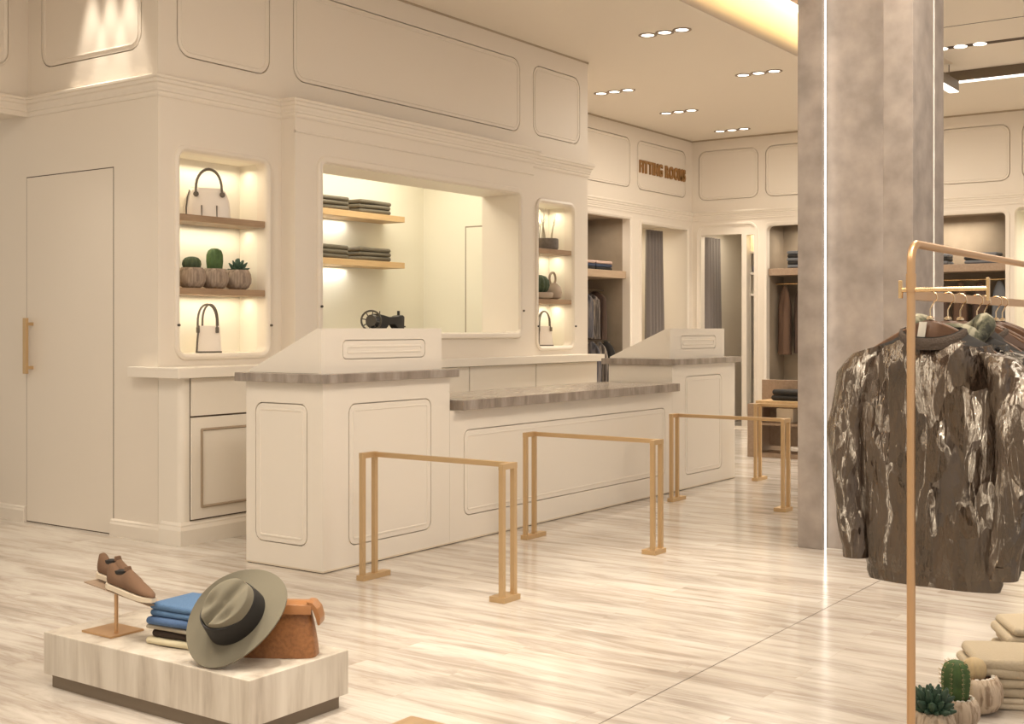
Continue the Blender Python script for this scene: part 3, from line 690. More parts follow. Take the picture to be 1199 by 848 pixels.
# ================================================================== SIGN
def text_mesh(ch, size):
    cu = bpy.data.curves.new('tmp', 'FONT'); cu.body = ch; cu.size = size; cu.extrude = 0.012; cu.offset = 0.008
    o = bpy.data.objects.new('tmp', cu); COL.objects.link(o)
    me = bpy.data.meshes.new_from_object(o); bpy.data.objects.remove(o); bpy.data.curves.remove(cu)
    return me
sg = thing('fitting_rooms_sign', 'bronze raised letters reading FITTING ROOMS on the wall panel', 'sign', (14.80, YF, 3.62))
adv = 0.0; items = []
for ch in 'FITTING ROOMS':
    if ch == ' ': adv += 0.10; continue
    me = text_mesh(ch, 0.235)
    xs = [v.co.x for v in me.vertices]; x0, x1 = min(xs), max(xs)
    items.append((me, adv - x0)); adv += (x1 - x0) + 0.030
sc = 1.39 / adv
for me, off in items:
    mb = MB(); mb.bm.from_mesh(me); bpy.data.meshes.remove(me)
    mb.warp(lambda c: ((c.x + off) * sc, -0.014 - c.z, c.y))
    mb.build('letter', M['letter'], sg)

# ================================================================== SMALL GOODS: builders
def slab_rings(w, d, hh, z0, ph, wob=0.05, xo=0.0, bul=0.0):
    """rings of a soft slab with fully rounded (stadium) edges on every side"""
    r = hh * 0.5; rings = []; m = 8
    xs = [(-w / 2 + r - r * math.cos(PI / 2 * k / 6)) for k in range(7)] + [(-w / 2 + r) + (w - 2 * r) * k / 12 for k in range(1, 12)] + [(w / 2 - r + r * math.sin(PI / 2 * k / 6)) for k in range(7)]
    for x in xs:
        o = max(0.0, abs(x) - (w / 2 - r)) / r; e = max(0.03, 1 - o * o) ** 0.5; u = 2 * x / w; ring = []
        for k in range(4 * m):
            a = 2 * PI * (k + 0.5) / (4 * m); sg = 1 if math.cos(a) > 0 else -1
            y = sg * (d / 2 - r) + r * e * math.cos(a) * (1 + 0.25 * math.sin(3 * u + ph)); y *= 1 + 0.012 * math.sin(5 * u + 2 * ph)
            b = 1 + bul * math.sin(4 * u + 9 * y / d + ph)
            z = z0 + r + r * e * math.sin(a) * b + wob * hh * math.sin(2.3 * u + ph + 3 * y / d)
            ring.append((x + xo, y, max(0.0006, z)))
        rings.append(ring)
    return rings
def folded(w, d, h, seed, layers=2, sag=0.0):
    """a folded garment: soft rounded slabs, one per fold"""
    mb = MB(); rnd = random.Random(seed)
    for L in range(layers):
        mb.rings(slab_rings(w, d, h / layers, h * L / layers, rnd.random() * 6, 0.05, rnd.uniform(-0.006, 0.006)))
    return mb
def put(mb, name, mat, loc, label, cat, rz=0.0, group=None, ang=50):
    o = mb.build(name, mat, None, True, ang); o.location = loc; o.rotation_euler = (0, 0, rz)
    return tag(o, label, cat, group)

def garment_side(w, d, h, seed, amp=0.012):
    """a coat or shirt on a hanger, hanging straight: local z from 0 down to -h, width along x"""
    mb = MB(); rings = []; n = 26; m = 14
    rnd = random.Random(seed); ph = rnd.random() * 9
    for j in range(m + 1):
        t = j / m
        if t < 0.16: hw = w / 2 * (0.22 + 0.78 * (t / 0.16) ** 0.6)
        else: hw = w / 2 * (1 + 0.06 * t)
        ht = d / 2 * (0.35 + 0.65 * min(1, t / 0.25))
        ring = []
        for k in range(n):
            a = 2 * PI * k / n
            r = 1 + amp / d * 3 * math.sin(7 * a + ph + 2 * t) * min(1, t * 3)
            ring.append((hw * math.cos(a), ht * math.sin(a) * r, -h * t))
        rings.append(ring)
    mb.rings(rings)
    return mb
def curtain(name, label, x0, x1, y0, y1, zt, folds, wide):
    """pleated curtain hanging along the segment (x0,y0)-(x1,y1), flaring slightly at the bottom"""
    mb = MB(); rows = []
    L = math.hypot(x1 - x0, y1 - y0); dx, dy = (x1 - x0) / L, (y1 - y0) / L; n = folds * 10
    loop = []
    for j in range(13):
        t = j / 12; z = zt - (zt - 0.02) * t; row = []
        for i in range(n + 1):
            s = i / n; A = wide * (0.6 + 0.5 * t)
            off = A * math.sin(2 * PI * folds * s + 0.4 * math.sin(5 * s + t)); S_ = (s - 0.0) * L * (1 + 0.14 * t)
            row.append((x0 + dx * S_ - dy * off, y0 + dy * S_ + dx * off, z))
        for i in range(n, -1, -1):
            p = row[i]; row.append((p[0] - dy * 0.006, p[1] + dx * 0.006, p[2]))
        loop.append(row)
    mb.rings(loop)
    o = mb.build(name, M['curtain'], None, True, 60, origin=((x0 + x1) / 2, (y0 + y1) / 2, 0.02))
    tag(o, label, 'curtain', 'grey fitting room curtains')
curtain('curtain', 'grey pleated curtain in the fitting room right of the dark alcove', 15.58, 16.02, 8.60, 8.60, 2.89, 5, 0.05)
curtain('curtain', 'grey pleated curtain in the far wall doorway, right of the corner', 16.60, 17.05, 8.16, 8.16, 2.82, 5, 0.045)

def handbag_dome(loc, label, rz=0.0):
    t = thing('handbag', label, 'handbag', loc, rz)
    W, D, H = 0.335, 0.15, 0.215
    rings = []
    for i in range(19):
        t_ = i / 18; z = H * t_
        hw = W / 2 * (1.0 - 0.07 * t_ - 0.26 * max(0, (t_ - 0.35) / 0.65) ** 2.6); hd = D / 2 * (1.0 - 0.6 * t_ ** 1.2)
        if t_ > 0.93: hw *= 0.96; hd *= 0.8
        rings.append([(math.copysign(abs(math.cos(a)) ** 0.5, math.cos(a)) * hw, math.copysign(abs(math.sin(a)) ** 0.6, math.sin(a)) * hd, z) for a in [2 * PI * k / 32 for k in range(32)]])
    MB().rings(rings).build('body', M['bagcream'], t, True)
    for sx in (-0.045, 0.062): MB().box(sx - 0.003, sx + 0.003, -D / 2 - 0.001, -D / 2 + 0.02, 0.0, 0.085).build('pleat', M['bagtrim'], t)
    MB().tube([(-0.150, -0.052, 0.004), (-0.150, -0.048, 0.07), (-0.142, -0.042, 0.14), (-0.125, -0.03, 0.195)], 0.005, 8).build('piping', M['bagtrim'], t, True)
    for yy, ox in ((-0.040, 0.0), (-0.005, 0.006)):
        pts = [(-0.083 + ox, yy - 0.008, 0.165)] + [(0.01 + ox - 0.092 * math.cos(a), yy, 0.20 + 0.150 * math.sin(a) ** 0.9) for a in [PI * k / 14 for k in range(15)]] + [(0.103 + ox, yy - 0.008, 0.165)]
        MB().tube(pts, 0.0085, 8).build('handle', M['bagtrim'], t, True)
    for sx in (-0.083, 0.103): MB().lathe([(0.001, 0), (0.018, 0.002), (0.020, 0.012), (0.001, 0.016)], n=14).xf(Matrix.Translation((sx, -0.047, 0.165)) @ Matrix.Rotation(PI / 2, 4, 'X')).build('handle_tab', M['bagtrim'], t, True)
    return t
handbag_dome((5.93, 6.885, 2.25), 'cream dome handbag with arched grey handles on the upper niche shelf', math.radians(-32))
def handbag_tote(loc, label, W=0.235, D=0.12, H=0.20, hh=0.155, rz=0.0):
    t = thing('handbag', label, 'handbag', loc, rz)
    rings = []
    for i in range(9):
        q = i / 8; z = H * q; hw = W / 2 * (1.0 - 0.16 * q); hd = D / 2 * (1.0 - 0.45 * q)
        rings.append([(math.copysign(abs(math.cos(a)) ** 0.35, math.cos(a)) * hw, math.copysign(abs(math.sin(a)) ** 0.5, math.sin(a)) * hd, z) for a in [2 * PI * k / 28 for k in range(28)]])
    MB().rings(rings).build('body', M['bagcream'], t, True)
    MB().box(-W / 2 + 0.004, W / 2 - 0.004, -D / 2 - 0.003, D / 2 + 0.003, 0.0, 0.012, 0.003).build('base_trim', M['bagtrim'], t)
    MB().tube([(-W / 2 + 0.004, -D / 2 + 0.012, 0.0), (-W / 2 + 0.01, -D / 2 + 0.02, H * 0.5), (-W / 2 + 0.022, -D / 2 + 0.03, H)], 0.007, 8).build('edge_piping', M['bagtrim'], t, True)
    for yy, o, hx in ((-D / 2 + 0.018, -0.012, 0.068), (D / 2 - 0.03, 0.012, 0.055)):
        pts = [(o - hx, yy - 0.012, H * 0.86)] + [(o - hx * math.cos(a), yy * 0.6, H + hh * math.sin(a) ** 0.75) for a in [PI * k / 14 for k in range(15)]] + [(o + hx, yy - 0.012, H * 0.86)]
        MB().tube(pts, 0.0075, 8).build('handle', M['bagtrim'], t, True)
        if yy < 0:
            for sx in (o - hx, o + hx):
                MB().box(sx - 0.012, sx + 0.012, -D / 2 + 0.002, -D / 2 + 0.02, H * 0.74, H * 0.95, 0.004).build('handle_tab', M['bagtrim'], t)
    return t
handbag_tote((5.945, 6.88, 1.276), 'small cream tote handbag standing at the bottom of the left niche', 0.185, 0.10, 0.195, 0.155, math.radians(-34))
handbag_tote((10.285, 6.86, 1.276), 'small cream tote handbag standing at the bottom of the right niche', 0.17, 0.11, 0.20, 0.15, math.radians(-30))

def ball_pot(t, r, h, mat, n=26):
    prof = [(r * 0.55, 0.0), (r * 0.80, h * 0.10), (r * 0.98, h * 0.35), (r, h * 0.55), (r * 0.93, h * 0.8), (r * 0.78, h), (r * 0.70, h), (r * 0.68, h * 0.9), (0.004, h * 0.9)]
    MB().lathe(prof, n=n).build('pot', mat, t, True, 60)
def ribbed(r, h, ribs, prof, depth=0.12, z0=0.0):
    rings = []; n = ribs * 4
    for f, z in prof:
        rings.append([(r * f * (1 - depth * (0.5 + 0.5 * math.cos(ribs * a))) * math.cos(a), r * f * (1 - depth * (0.5 + 0.5 * math.cos(ribs * a))) * math.sin(a), z0 + z * h) for a in [2 * PI * k / n for k in range(n)]])
    return MB().rings(rings)
def spines(r, h, ribs, z0, rows, prof_r, ln=0.01):
    mb = MB()
    for i in range(ribs):
        a = 2 * PI * (i + 0.5) / ribs
        for j in range(rows):
            q = (j + 0.5) / rows; rr = r * prof_r(q); p = Vector((rr * math.cos(a), rr * math.sin(a), z0 + h * q))
            for da, dz in ((-0.5, 0.3), (0.5, 0.3), (0, -0.4), (0, 0.7)):
                dv = Vector((math.cos(a + da), math.sin(a + da), dz)).normalized() * ln
                mb.tube([p, p + dv], [0.0009, 0.0003], 3)
    return mb
COLP = [(0.72, 0.0), (0.9, 0.15), (1.0, 0.45), (0.97, 0.72), (0.78, 0.9), (0.42, 0.98), (0.05, 1.0)]
GLOB = [(0.6, 0.0), (0.88, 0.18), (1.0, 0.45), (0.93, 0.7), (0.68, 0.9), (0.34, 0.98), (0.04, 1.0)]
def leaf_rosette(t, R, z0, counts, mat):
    mb = MB(); rnd = random.Random(3)
    for ring, (n, el, ln) in enumerate(counts):
        for k in range(n):
            a = 2 * PI * k / n + ring * 0.55; e = math.radians(el + rnd.uniform(-6, 6))
            d = Vector((math.cos(a) * math.cos(e), math.sin(a) * math.cos(e), math.sin(e))); L = ln * rnd.uniform(0.9, 1.08)
            b0 = Vector((0, 0, z0)) + d * R * 0.12
            pts = [b0 + d * L * q + Vector((0, 0, 0.10 * L * q * q)) for q in (0, 0.25, 0.55, 0.8, 1.0)]
            mb.tube(pts, [0.16 * L, 0.21 * L, 0.20 * L, 0.12 * L, 0.004], 7)
    return mb.build('leaves', mat, t, True, 70)
PZ = 1.738
NCX = ((5.765, 'globe'), (5.975, 'column'), (6.195, 'leafy'))
for x, kind in NCX:
    lab = {'globe': 'round stone pot with a dark low globe cactus, leftmost on the niche shelf',
           'column': 'round stone pot with a tall green cactus, middle of the niche shelf',
           'leafy': 'round stone pot with a spiky leafy succulent, right on the niche shelf'}[kind]
    t = thing('potted_cactus', lab, 'cactus', (x, 6.85, PZ), group='cactus pots in the left niche')
    ball_pot(t, 0.101, 0.145, M['pot'])
    if kind == 'globe': ribbed(0.068, 0.10, 12, GLOB, 0.12, 0.125).build('cactus', M['cactusdark'], t, True, 70)
    elif kind == 'column': ribbed(0.062, 0.175, 10, COLP, 0.14, 0.12).build('cactus', M['cactus'], t, True, 70)
    else: leaf_rosette(t, 0.07, 0.13, [(9, 12, 0.075), (8, 38, 0.08), (6, 60, 0.085), (3, 82, 0.08)], M['succulent'])
# right niche goods
t = thing('twig_pot', 'grey stone pot holding thin pale twigs on the upper right niche shelf', 'plant', (10.32, 6.87, 2.253))
ball = MB().lathe([(0.125, 0), (0.135, 0.01), (0.135, 0.10), (0.128, 0.11), (0.115, 0.11), (0.11, 0.09), (0.003, 0.09)], n=24).build('pot', M['greypot'], t, True)
tw = MB(); rnd = random.Random(5)
for k in range(9):
    a = rnd.uniform(0, 2 * PI); L = rnd.uniform(0.2, 0.34); x = rnd.uniform(-0.07, 0.07); y = rnd.uniform(-0.06, 0.06)
    pts = [(x + 0.05 * q * q * math.cos(a) , y + 0.05 * q * q * math.sin(a), 0.085 + L * q) for q in (0, 0.3, 0.6, 1)]
    tw.tube(pts, [0.0045, 0.004, 0.003, 0.0015], 5)
    p = Vector(pts[2]); tw.tube([p, p + Vector((0.03 * math.cos(a + 1), 0.03 * math.sin(a + 1), 0.05))], [0.003, 0.001], 5)
tw.build('twigs', M['twig'], t, True)
t = thing('potted_cactus', 'low pale bowl with a dark round cactus, lower right niche shelf', 'cactus', (10.165, 6.86, 1.748))
MB().lathe([(0.10, 0), (0.15, 0.015), (0.16, 0.05), (0.155, 0.065), (0.14, 0.065), (0.003, 0.055)], n=26).build('pot', M['glaze'], t, True)
ribbed(0.125, 0.19, 14, GLOB, 0.12, 0.055).build('cactus', M['cactusdark'], t, True, 70)
t = thing('gourd_vase', 'beige gourd shaped vase with a looped neck, lower right niche shelf', 'vase', (10.44, 6.86, 1.748))
MB().lathe([(0.05, 0), (0.085, 0.02), (0.10, 0.07), (0.085, 0.125), (0.05, 0.16), (0.035, 0.17), (0.028, 0.17), (0.02, 0.14)], n=24).build('body', M['glaze'], t, True)
MB().tube([(0.055 * math.cos(a), 0.0, 0.215 + 0.062 * math.sin(a)) for a in [2 * PI * k / 20 for k in range(20)]], 0.012, 8, True).build('loop', M['glaze'], t, True)

# knits in the back room
for si, (zs, where) in enumerate(((2.596, 'upper'), (2.126, 'lower'))):
    for st, (x, side) in enumerate(((8.43, 'left'), (9.16, 'right'))):
        for k in range(3):
            put(folded(0.68 if st == 0 else 0.47, 0.24, 0.043, si * 10 + st * 3 + k, 1), 'folded_knit', M['cloth_grey'], (x, 8.24, zs + 0.044 * k),
                '%s grey knit of the %s pile on the %s oak shelf' % (('bottom', 'middle', 'top')[k], side, where), 'folded clothing', 0, 'grey knits on the oak shelves')

# sewing machine on the window sill
t = thing('sewing_machine', 'black vintage hand crank sewing machine standing in the wide window', 'sewing machine', (7.80, 6.80, 1.412))
fyy = lambda u, v, h: (u, h, v)
MB().box(-0.24, 0.24, -0.085, 0.085, 0.0, 0.032, 0.006).build('base', M['black'], t)
MB().prism([(-0.155, 0.03), (-0.04, 0.03), (-0.035, 0.06), (-0.01, 0.085), (0.07, 0.088), (0.10, 0.06), (0.105, 0.03), (0.19, 0.03), (0.195, 0.14), (0.17, 0.155), (0.12, 0.15), (0.085, 0.128), (0.0, 0.135), (-0.07, 0.15), (-0.15, 0.165), (-0.165, 0.12)], fyy, -0.038, 0.038, 0.010).build('arm', M['black'], t, True)
wh = MB(); R = 0.082
wh.tube([(0, R * math.cos(a), R * math.sin(a)) for a in [2 * PI * k / 28 for k in range(28)]], 0.008, 8, True)
for k in range(8): a = PI * k / 4 + 0.2; wh.cyl((0, 0.02 * math.cos(a), 0.02 * math.sin(a)), (0, R * math.cos(a), R * math.sin(a)), 0.0045, 6)
wh.cyl((-0.012, 0, 0), (0.09, 0, 0), 0.045, 18)
wh.xf(Matrix.Translation((-0.215, -0.02, 0.105)) @ Matrix.Rotation(math.radians(35), 4, 'Z')); wh.build('hand_wheel', M['steel'], t, True)
MB().cyl((-0.16, 0, 0.10), (-0.20, 0, 0.10), 0.055, 20).build('wheel_hub', M['black'], t, True)
MB().cyl((0.155, 0, 0.15), (0.155, 0, 0.19), 0.012, 10).build('presser_screw', M['black'], t)
MB().cyl((-0.085, 0, 0.15), (-0.085, 0, 0.185), 0.004, 8).build('spool_pin', M['steel'], t)
MB().box(0.19, 0.235, -0.012, 0.012, 0.05, 0.062, 0.002).build('lever', M['black'], t)
MB().cyl((0.15, 0, 0.034), (0.15, 0, 0.06), 0.006, 8).build('needle_bar', M['steel'], t)

# ================================================================== FITTING WALL GOODS
o = MB().box(13.205, 14.555, 8.36, 8.99, 2.135, 2.235, 0.004).build('alcove_shelf', M['alcovewood'], origin=(13.9, 8.7, 2.135))
tag(o, 'thick oak shelf in the dark alcove left of the fitting rooms', 'shelf', 'oak shelves in the alcoves')
for st, x in ((0, 13.62), (1, 14.06)):
    for k, (mt, nm, h) in enumerate((('cloth_black', 'black', 0.035), ('cloth_navy', 'navy', 0.045), ('cloth_pink', 'pale pink', 0.04))):
        z = 2.236 + (0, 0.036, 0.082)[k]
        put(folded(0.42, 0.30, h, 60 + st * 5 + k, 1), 'folded_shirt', M[mt], (x, 8.55, z), '%s folded shirt in the %s pile on the dark alcove shelf' % (nm, ('left', 'right')[st]), 'folded clothing', 0, 'shirts on the dark alcove shelf')
rl = MB(); rl.cyl((13.21, 8.72, 1.98), (14.55, 8.72, 1.98), 0.012, 10)
tag(rl.build('hanging_rail', M['bronze'], origin=(13.9, 8.72, 1.98)), 'bronze clothes rail under the shelf of the dark alcove', 'rail')
for i, (x, zt, h, mt, lb) in enumerate(((13.98, 1.95, 0.62, 'plaidblue', 'blue grey patterned shirt'), (14.16, 1.93, 0.62, 'plaid', 'pale patterned shirt'), (14.33, 1.96, 0.66, 'cloth_darkbrown', 'dark brown shirt'))):
    g = garment_side(0.36, 0.11, h, 80 + i).xf(Matrix.Rotation(PI / 2, 4, 'Z'))
    put(g, 'hanging_shirt', M[mt], (x, 8.72, zt), lb + ' hanging from the rail in the dark alcove', 'shirt', 0, 'shirts hanging in the dark alcove')
rl = MB(); rl.cyl((13.21, 8.62, 1.26), (14.55, 8.62, 1.26), 0.012, 10)
tag(rl.build('hanging_rail', M['bronze'], origin=(13.9, 8.62, 1.26)), 'lower bronze clothes rail in the dark alcove, behind the white ledge', 'rail')
for i, (x, mt, lb) in enumerate(((14.02, 'plaidblue', 'dark blue trousers'), (14.20, 'plaid', 'light patterned trousers'), (14.40, 'cloth_black', 'black trousers'))):
    g = garment_side(0.32, 0.10, 0.95, 90 + i).xf(Matrix.Rotation(PI / 2, 4, 'Z'))
    put(g, 'hanging_trousers', M[mt], (x, 8.60, 1.28), lb + ' hanging on the lower rail of the dark alcove', 'trousers', 0, 'trousers hanging in the dark alcove')

# slot shelves on the far wall
for z, nm in ((2.55, 'top'), (1.93, 'middle'), (2.62 - 0.38, 'second')):
    o = MB().box(XF + 0.14, 17.29, 7.272, 7.438, z, z + 0.03).build('slot_shelf', M['trim'], origin=(16.9, 7.35, z))
    tag(o, nm + ' white shelf in the narrow slot of the far wall', 'shelf', 'white shelves in the narrow slot')
put(MB().lathe([(0.055, 0), (0.075, 0.02), (0.07, 0.09), (0.03, 0.13), (0.003, 0.135)], n=16), 'baseball_cap', M['cloth_navy'], (16.66, 7.36, 2.271), 'dark navy cap on the second shelf in the narrow far slot', 'cap')
g = garment_side(0.13, 0.12, 1.2, 70)
put(g, 'hanging_scarf', M['plaid'], (16.66, 7.355, 1.92), 'dark patterned scarf hanging in the narrow slot of the far wall', 'scarf')

# alcove shelves + coats on the far wall
def alcove(yc, y0, y1, zsh, where, coats, piles):
    o = MB().box(XF + 0.07, 17.04, y0 + 0.004, y1 - 0.004, zsh, zsh + 0.10, 0.004).build('alcove_shelf', M['tablewood'], origin=(16.8, yc, zsh))
    tag(o, 'brown wooden shelf in the far alcove ' + where, 'shelf', 'oak shelves in the alcoves')
    r = MB().cyl((16.76, y0 + 0.004, 2.10), (16.76, y1 - 0.004, 2.10), 0.011, 10)
    tag(r.build('hanging_rail', M['gold'], origin=(16.76, yc, 2.10)), 'thin gold clothes rail in the far alcove ' + where, 'rail')
    for i, (y, mt, h, lb) in enumerate(coats):
        put(garment_side(0.27, 0.15, h, 40 + i + int(yc * 7)).xf(Matrix.Rotation(0.75, 4, 'Z')), 'hanging_coat', M[mt], (16.76, y, 2.075), lb + ' in the far alcove ' + where, 'coat', 0, 'coats in the far alcoves')
    for (y, n, w, mts, lb) in piles:
        for k in range(n):
            put(folded(0.30, w, 0.048, 20 + k + int(y * 9), 1), 'folded_jumper', M[mts[k % len(mts)]], (16.66, y, zsh + 0.1005 + 0.049 * k),
                ('%s of the %s in the far alcove %s' % (('bottom jumper', 'second jumper', 'third jumper', 'top jumper', 'fifth jumper')[k], lb, where)), 'folded clothing', 0, 'jumpers on the far alcove shelves')
alcove(6.45, 5.75, 7.12, 2.215, 'left of the column', [(6.98, 'cloth_brown', 1.0, 'brown coat nearest the wall edge'), (6.735, 'cloth_darkbrown', 0.98, 'dark brown coat'), (6.49, 'cloth_brown', 1.0, 'brown coat nearest the column')],
       [(6.60, 5, 0.50, ['cloth_bluegrey', 'cloth_black'], 'grey pile')])
alcove(4.6, 3.845, 5.35, 2.20, 'right of the column', [(4.75, 'cloth_darkbrown', 0.95, 'dark coat half behind the column'), (4.50, 'cloth_brown', 0.95, 'brown coat left of the middle'), (4.25, 'cloth_darkbrown', 0.95, 'dark coat right of the middle'), (4.00, 'cloth_bluegrey', 0.95, 'grey brown coat at the right')],
       [(4.72, 3, 0.24, ['cloth_bluegrey', 'cloth_black'], 'small left pile'), (4.18, 3, 0.42, ['cloth_bluegrey', 'cloth_black', 'cloth_bluegrey'], 'wide right pile')])

# far display table behind the barriers
t = thing('display_table', 'brown wooden display table with raised end board before the far wall', 'table', (13.3, 5.0, 0))
MB().box(-0.05, 0.0, -0.5, 0.80, 0.10, 0.86, 0.003).build('end_board', M['tablewood'], t)
MB().box(-0.45, 0.55, 0.70, 0.80, 0.0, 0.60, 0.003).build('leg_panel', M['tablewood'], t)
MB().box(-0.45, -0.06, -0.5, 0.70, 0.60, 0.64, 0.003).build('tabletop', M['oak'], t)
MB().box(-0.40, -0.06, -0.5, 0.69, 0.36, 0.39, 0.003).build('shelf', M['tablewood'], t)
MB().box(-0.42, -0.06, -0.5, 0.69, 0.0, 0.05).build('plinth', M['tablewood'], t)
MB().box(-0.05, 0.55, -0.5, -0.4, 0.0, 0.60, 0.003).build('leg_panel', M['tablewood'], t)
for k in range(2):
    put(folded(0.28, 0.34, 0.06, 130 + k, 1), 'folded_shirt', M['cloth_black'], (13.07, 5.38, 0.641 + 0.061 * k), ('lower' if k == 0 else 'upper') + ' black folded shirt on the far wooden display table', 'folded clothing', 0, 'shirts on the far table')
put(MB().box(-0.08, 0.08, -0.10, 0.10, 0, 0.16, 0.01), 'white_box', M['sole'], (13.09, 5.42, 0.391), 'small white box on the under shelf of the far display table', 'box')

# ================================================================== MARBLE DISPLAY PLATFORM (front left)
t = thing('display_platform', 'low striped marble display block in the left foreground', 'platform', (2.945, 3.20, 0))
MB().box(0, 0.505, 0, 1.20, 0.055, 0.222, 0.003).build('slab', M['plinth_stone'], t)
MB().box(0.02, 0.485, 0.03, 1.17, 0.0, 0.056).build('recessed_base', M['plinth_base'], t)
PT = 0.2225
# shoe stand
t = thing('shoe_stand', 'copper shoe stand with a square foot on the marble block', 'shoe stand', (3.115, 4.165, PT))
MB().box(-0.085, 0.075, -0.085, 0.105, 0.0, 0.008, 0.002).build('foot_plate', M['rack'], t)
MB().cyl((-0.03, -0.045, 0.008), (-0.03, -0.045, 0.178), 0.008, 14).build('stem', M['rack'], t, True)
tilt = math.radians(6.0)
def slope(mb, loc): return mb.xf(Matrix.Translation(loc) @ Matrix.Rotation(tilt, 4, 'X'))
slope(MB().box(-0.03, 0.045, -0.255, 0.16, -0.002, 0.003, 0.001), (-0.03, -0.035, 0.178)).build('rest_plate', M['tablewood'], t)
def shoe(loc, label, mirror):
    t = thing('suede_shoe', label, 'shoe', loc, 0, 'pair of suede shoes on the stand')
    # local: heel at +y, toe at -y, length .285
    L = 0.285
    def outline(q):   # half widths along the shoe, q 0 = heel .. 1 = toe
        return 0.031 * (1 - (2 * max(0, 0.13 - q) / 0.26) ** 2) ** 0.5 * (0.86 + 0.28 * math.sin(PI * min(1, max(0, (q - 0.25) / 0.9)))) * (1.0 if q < 0.78 else max(0.05, (1 - ((q - 0.78) / 0.225) ** 2)) ** 0.5)
    rings = []; so = []
    for i in range(25):
        q = i / 24; y = L * (0.5 - q); hw = outline(min(0.995, max(0.005, q)))
        if q < 0.10: top = 0.093 + 0.012 * (q / 0.1)
        elif q < 0.22: top = 0.105 - 0.030 * ((q - 0.10) / 0.12)
        elif q < 0.36: top = 0.075
        elif q < 0.45: top = 0.075 + 0.025 * ((q - 0.36) / 0.09)
        else: top = 0.100 - 0.066 * ((q - 0.45) / 0.55) ** 0.85
        if q > 0.97: top *= 0.82
        n = 16; ring = []
        for k in range(n):
            a = 2 * PI * k / n
            cx = math.copysign(abs(math.cos(a)) ** 0.7, math.cos(a)); cz = math.sin(a)
            hgt = top - 0.018
            z = 0.018 + hgt * (0.5 + 0.5 * cz)
            wtop = 0.62 + 0.38 * (1 - (0.5 + 0.5 * cz)) ** 0.6
            ring.append((cx * hw * wtop, y, z))
        rings.append(ring)
        so.append([(s_ * hw * 1.05, y, z_) for s_, z_ in ((-1, 0.002), (1, 0.002), (1, 0.020), (-1, 0.020))])
    slope(MB().rings(rings), (0, 0, 0)).build('upper', M['suede'], t, True, 60)
    slope(MB().rings(so), (0, 0, 0)).build('sole', M['sole'], t, True, 40)
    op = MB().rings([[(0.016 * math.cos(a), 0.067 - 0.034 * math.sin(a), 0.083 + 0.006 * math.sin(a + 0.3) + dz) for a in [2 * PI * k / 18 for k in range(18)]] for dz in (-0.012, 0.001)])
    slope(op, (0, 0, 0)).build('lining', M['lining'], t, True)
    tg = MB().prism([(-0.016, 0.0), (0.016, 0.0), (0.012, 0.02), (-0.012, 0.02)], lambda u, v, h: (u, 0.022 + h + 0.2 * v, 0.092 + v * 0.8), -0.004, 0.004)
    slope(tg, (0, 0, 0)).build('tongue', M['suede'], t)
shoe((3.125, 4.150, PT + 0.194), 'brown suede shoe behind, its heel to the left on the copper stand', 1)
shoe((3.060, 4.000, PT + 0.179), 'brown suede shoe in front, toe pointing right on the copper stand', 0)

# jeans and cloth pile
JX, JY, JR = 3.20, 3.77, math.radians(96)
z = PT
for k, (mt, h, w, d, lb) in enumerate((('cloth_cream', 0.026, 0.31, 0.25, 'cream folded cloth at the bottom of the denim pile'), ('cloth_espresso', 0.030, 0.29, 0.235, 'espresso folded cloth, second from the bottom of the denim pile'),
        ('cloth_taupe', 0.017, 0.29, 0.235, 'thin taupe folded cloth in the middle of the denim pile'), ('denim_dark', 0.030, 0.31, 0.25, 'mid blue folded jeans, second from the top of the pile'), ('denim', 0.050, 0.29, 0.24, 'light blue folded jeans on top of the pile beside the hat'))):
    put(folded(w, d, h, 200 + k, 1 if h < 0.04 else 2), 'folded_jeans' if 'denim' in mt else 'folded_cloth', M[mt], (JX + 0.006 * math.sin(k * 2), JY + 0.006 * math.cos(k * 3), z + 0.0005), lb, 'folded clothing', JR, 'folded pile on the marble block')
    z += h + 0.0012

# leather satchel
t = thing('leather_satchel', 'tan tooled leather satchel lying behind the felt hat', 'bag', (3.255, 3.375, PT), math.radians(-58))
W, D, H = 0.30, 0.13, 0.185
rings = []
for i in range(13):
    q = i / 12; z = H * q
    hw = W / 2 * (1 - 0.20 * q ** 1.4); hd = D / 2 * (1 - 0.55 * q ** 1.2)
    rings.append([(math.copysign(abs(math.cos(a)) ** 0.4, math.cos(a)) * hw, math.copysign(abs(math.sin(a)) ** 0.5, math.sin(a)) * hd, z) for a in [2 * PI * k / 32 for k in range(32)]])
MB().rings(rings).build('body', M['tan'], t, True)
poly = [(-0.056, 0.162), (-0.045, 0.195), (-0.01, 0.205), (0.03, 0.202), (0.055, 0.185), (0.062, 0.16), (0.054, 0.16), (0.047, 0.180), (0.028, 0.192), (-0.01, 0.195), (-0.036, 0.186), (-0.049, 0.160)]
MB().prism(poly, lambda u, v, h: (h, u, v), -0.105, 0.135, 0.002).build('flap', M['tanlight'], t, True)
MB().prism([(0.115, 0.207), (0.138, 0.203), (0.158, 0.180), (0.168, 0.145), (0.166, 0.120), (0.158, 0.120), (0.152, 0.150), (0.142, 0.175), (0.125, 0.192)], lambda u, v, h: (u, h, v), -0.045, 0.04, 0.002).build('side_gusset', M['tanlight'], t, True)
MB().tube([(-0.06 + 0.02 * math.cos(a), -0.01, 0.205 + 0.02 * math.sin(a)) for a in [PI * k / 8 for k in range(9)]], 0.006, 6).build('handle', M['tanlight'], t, True)

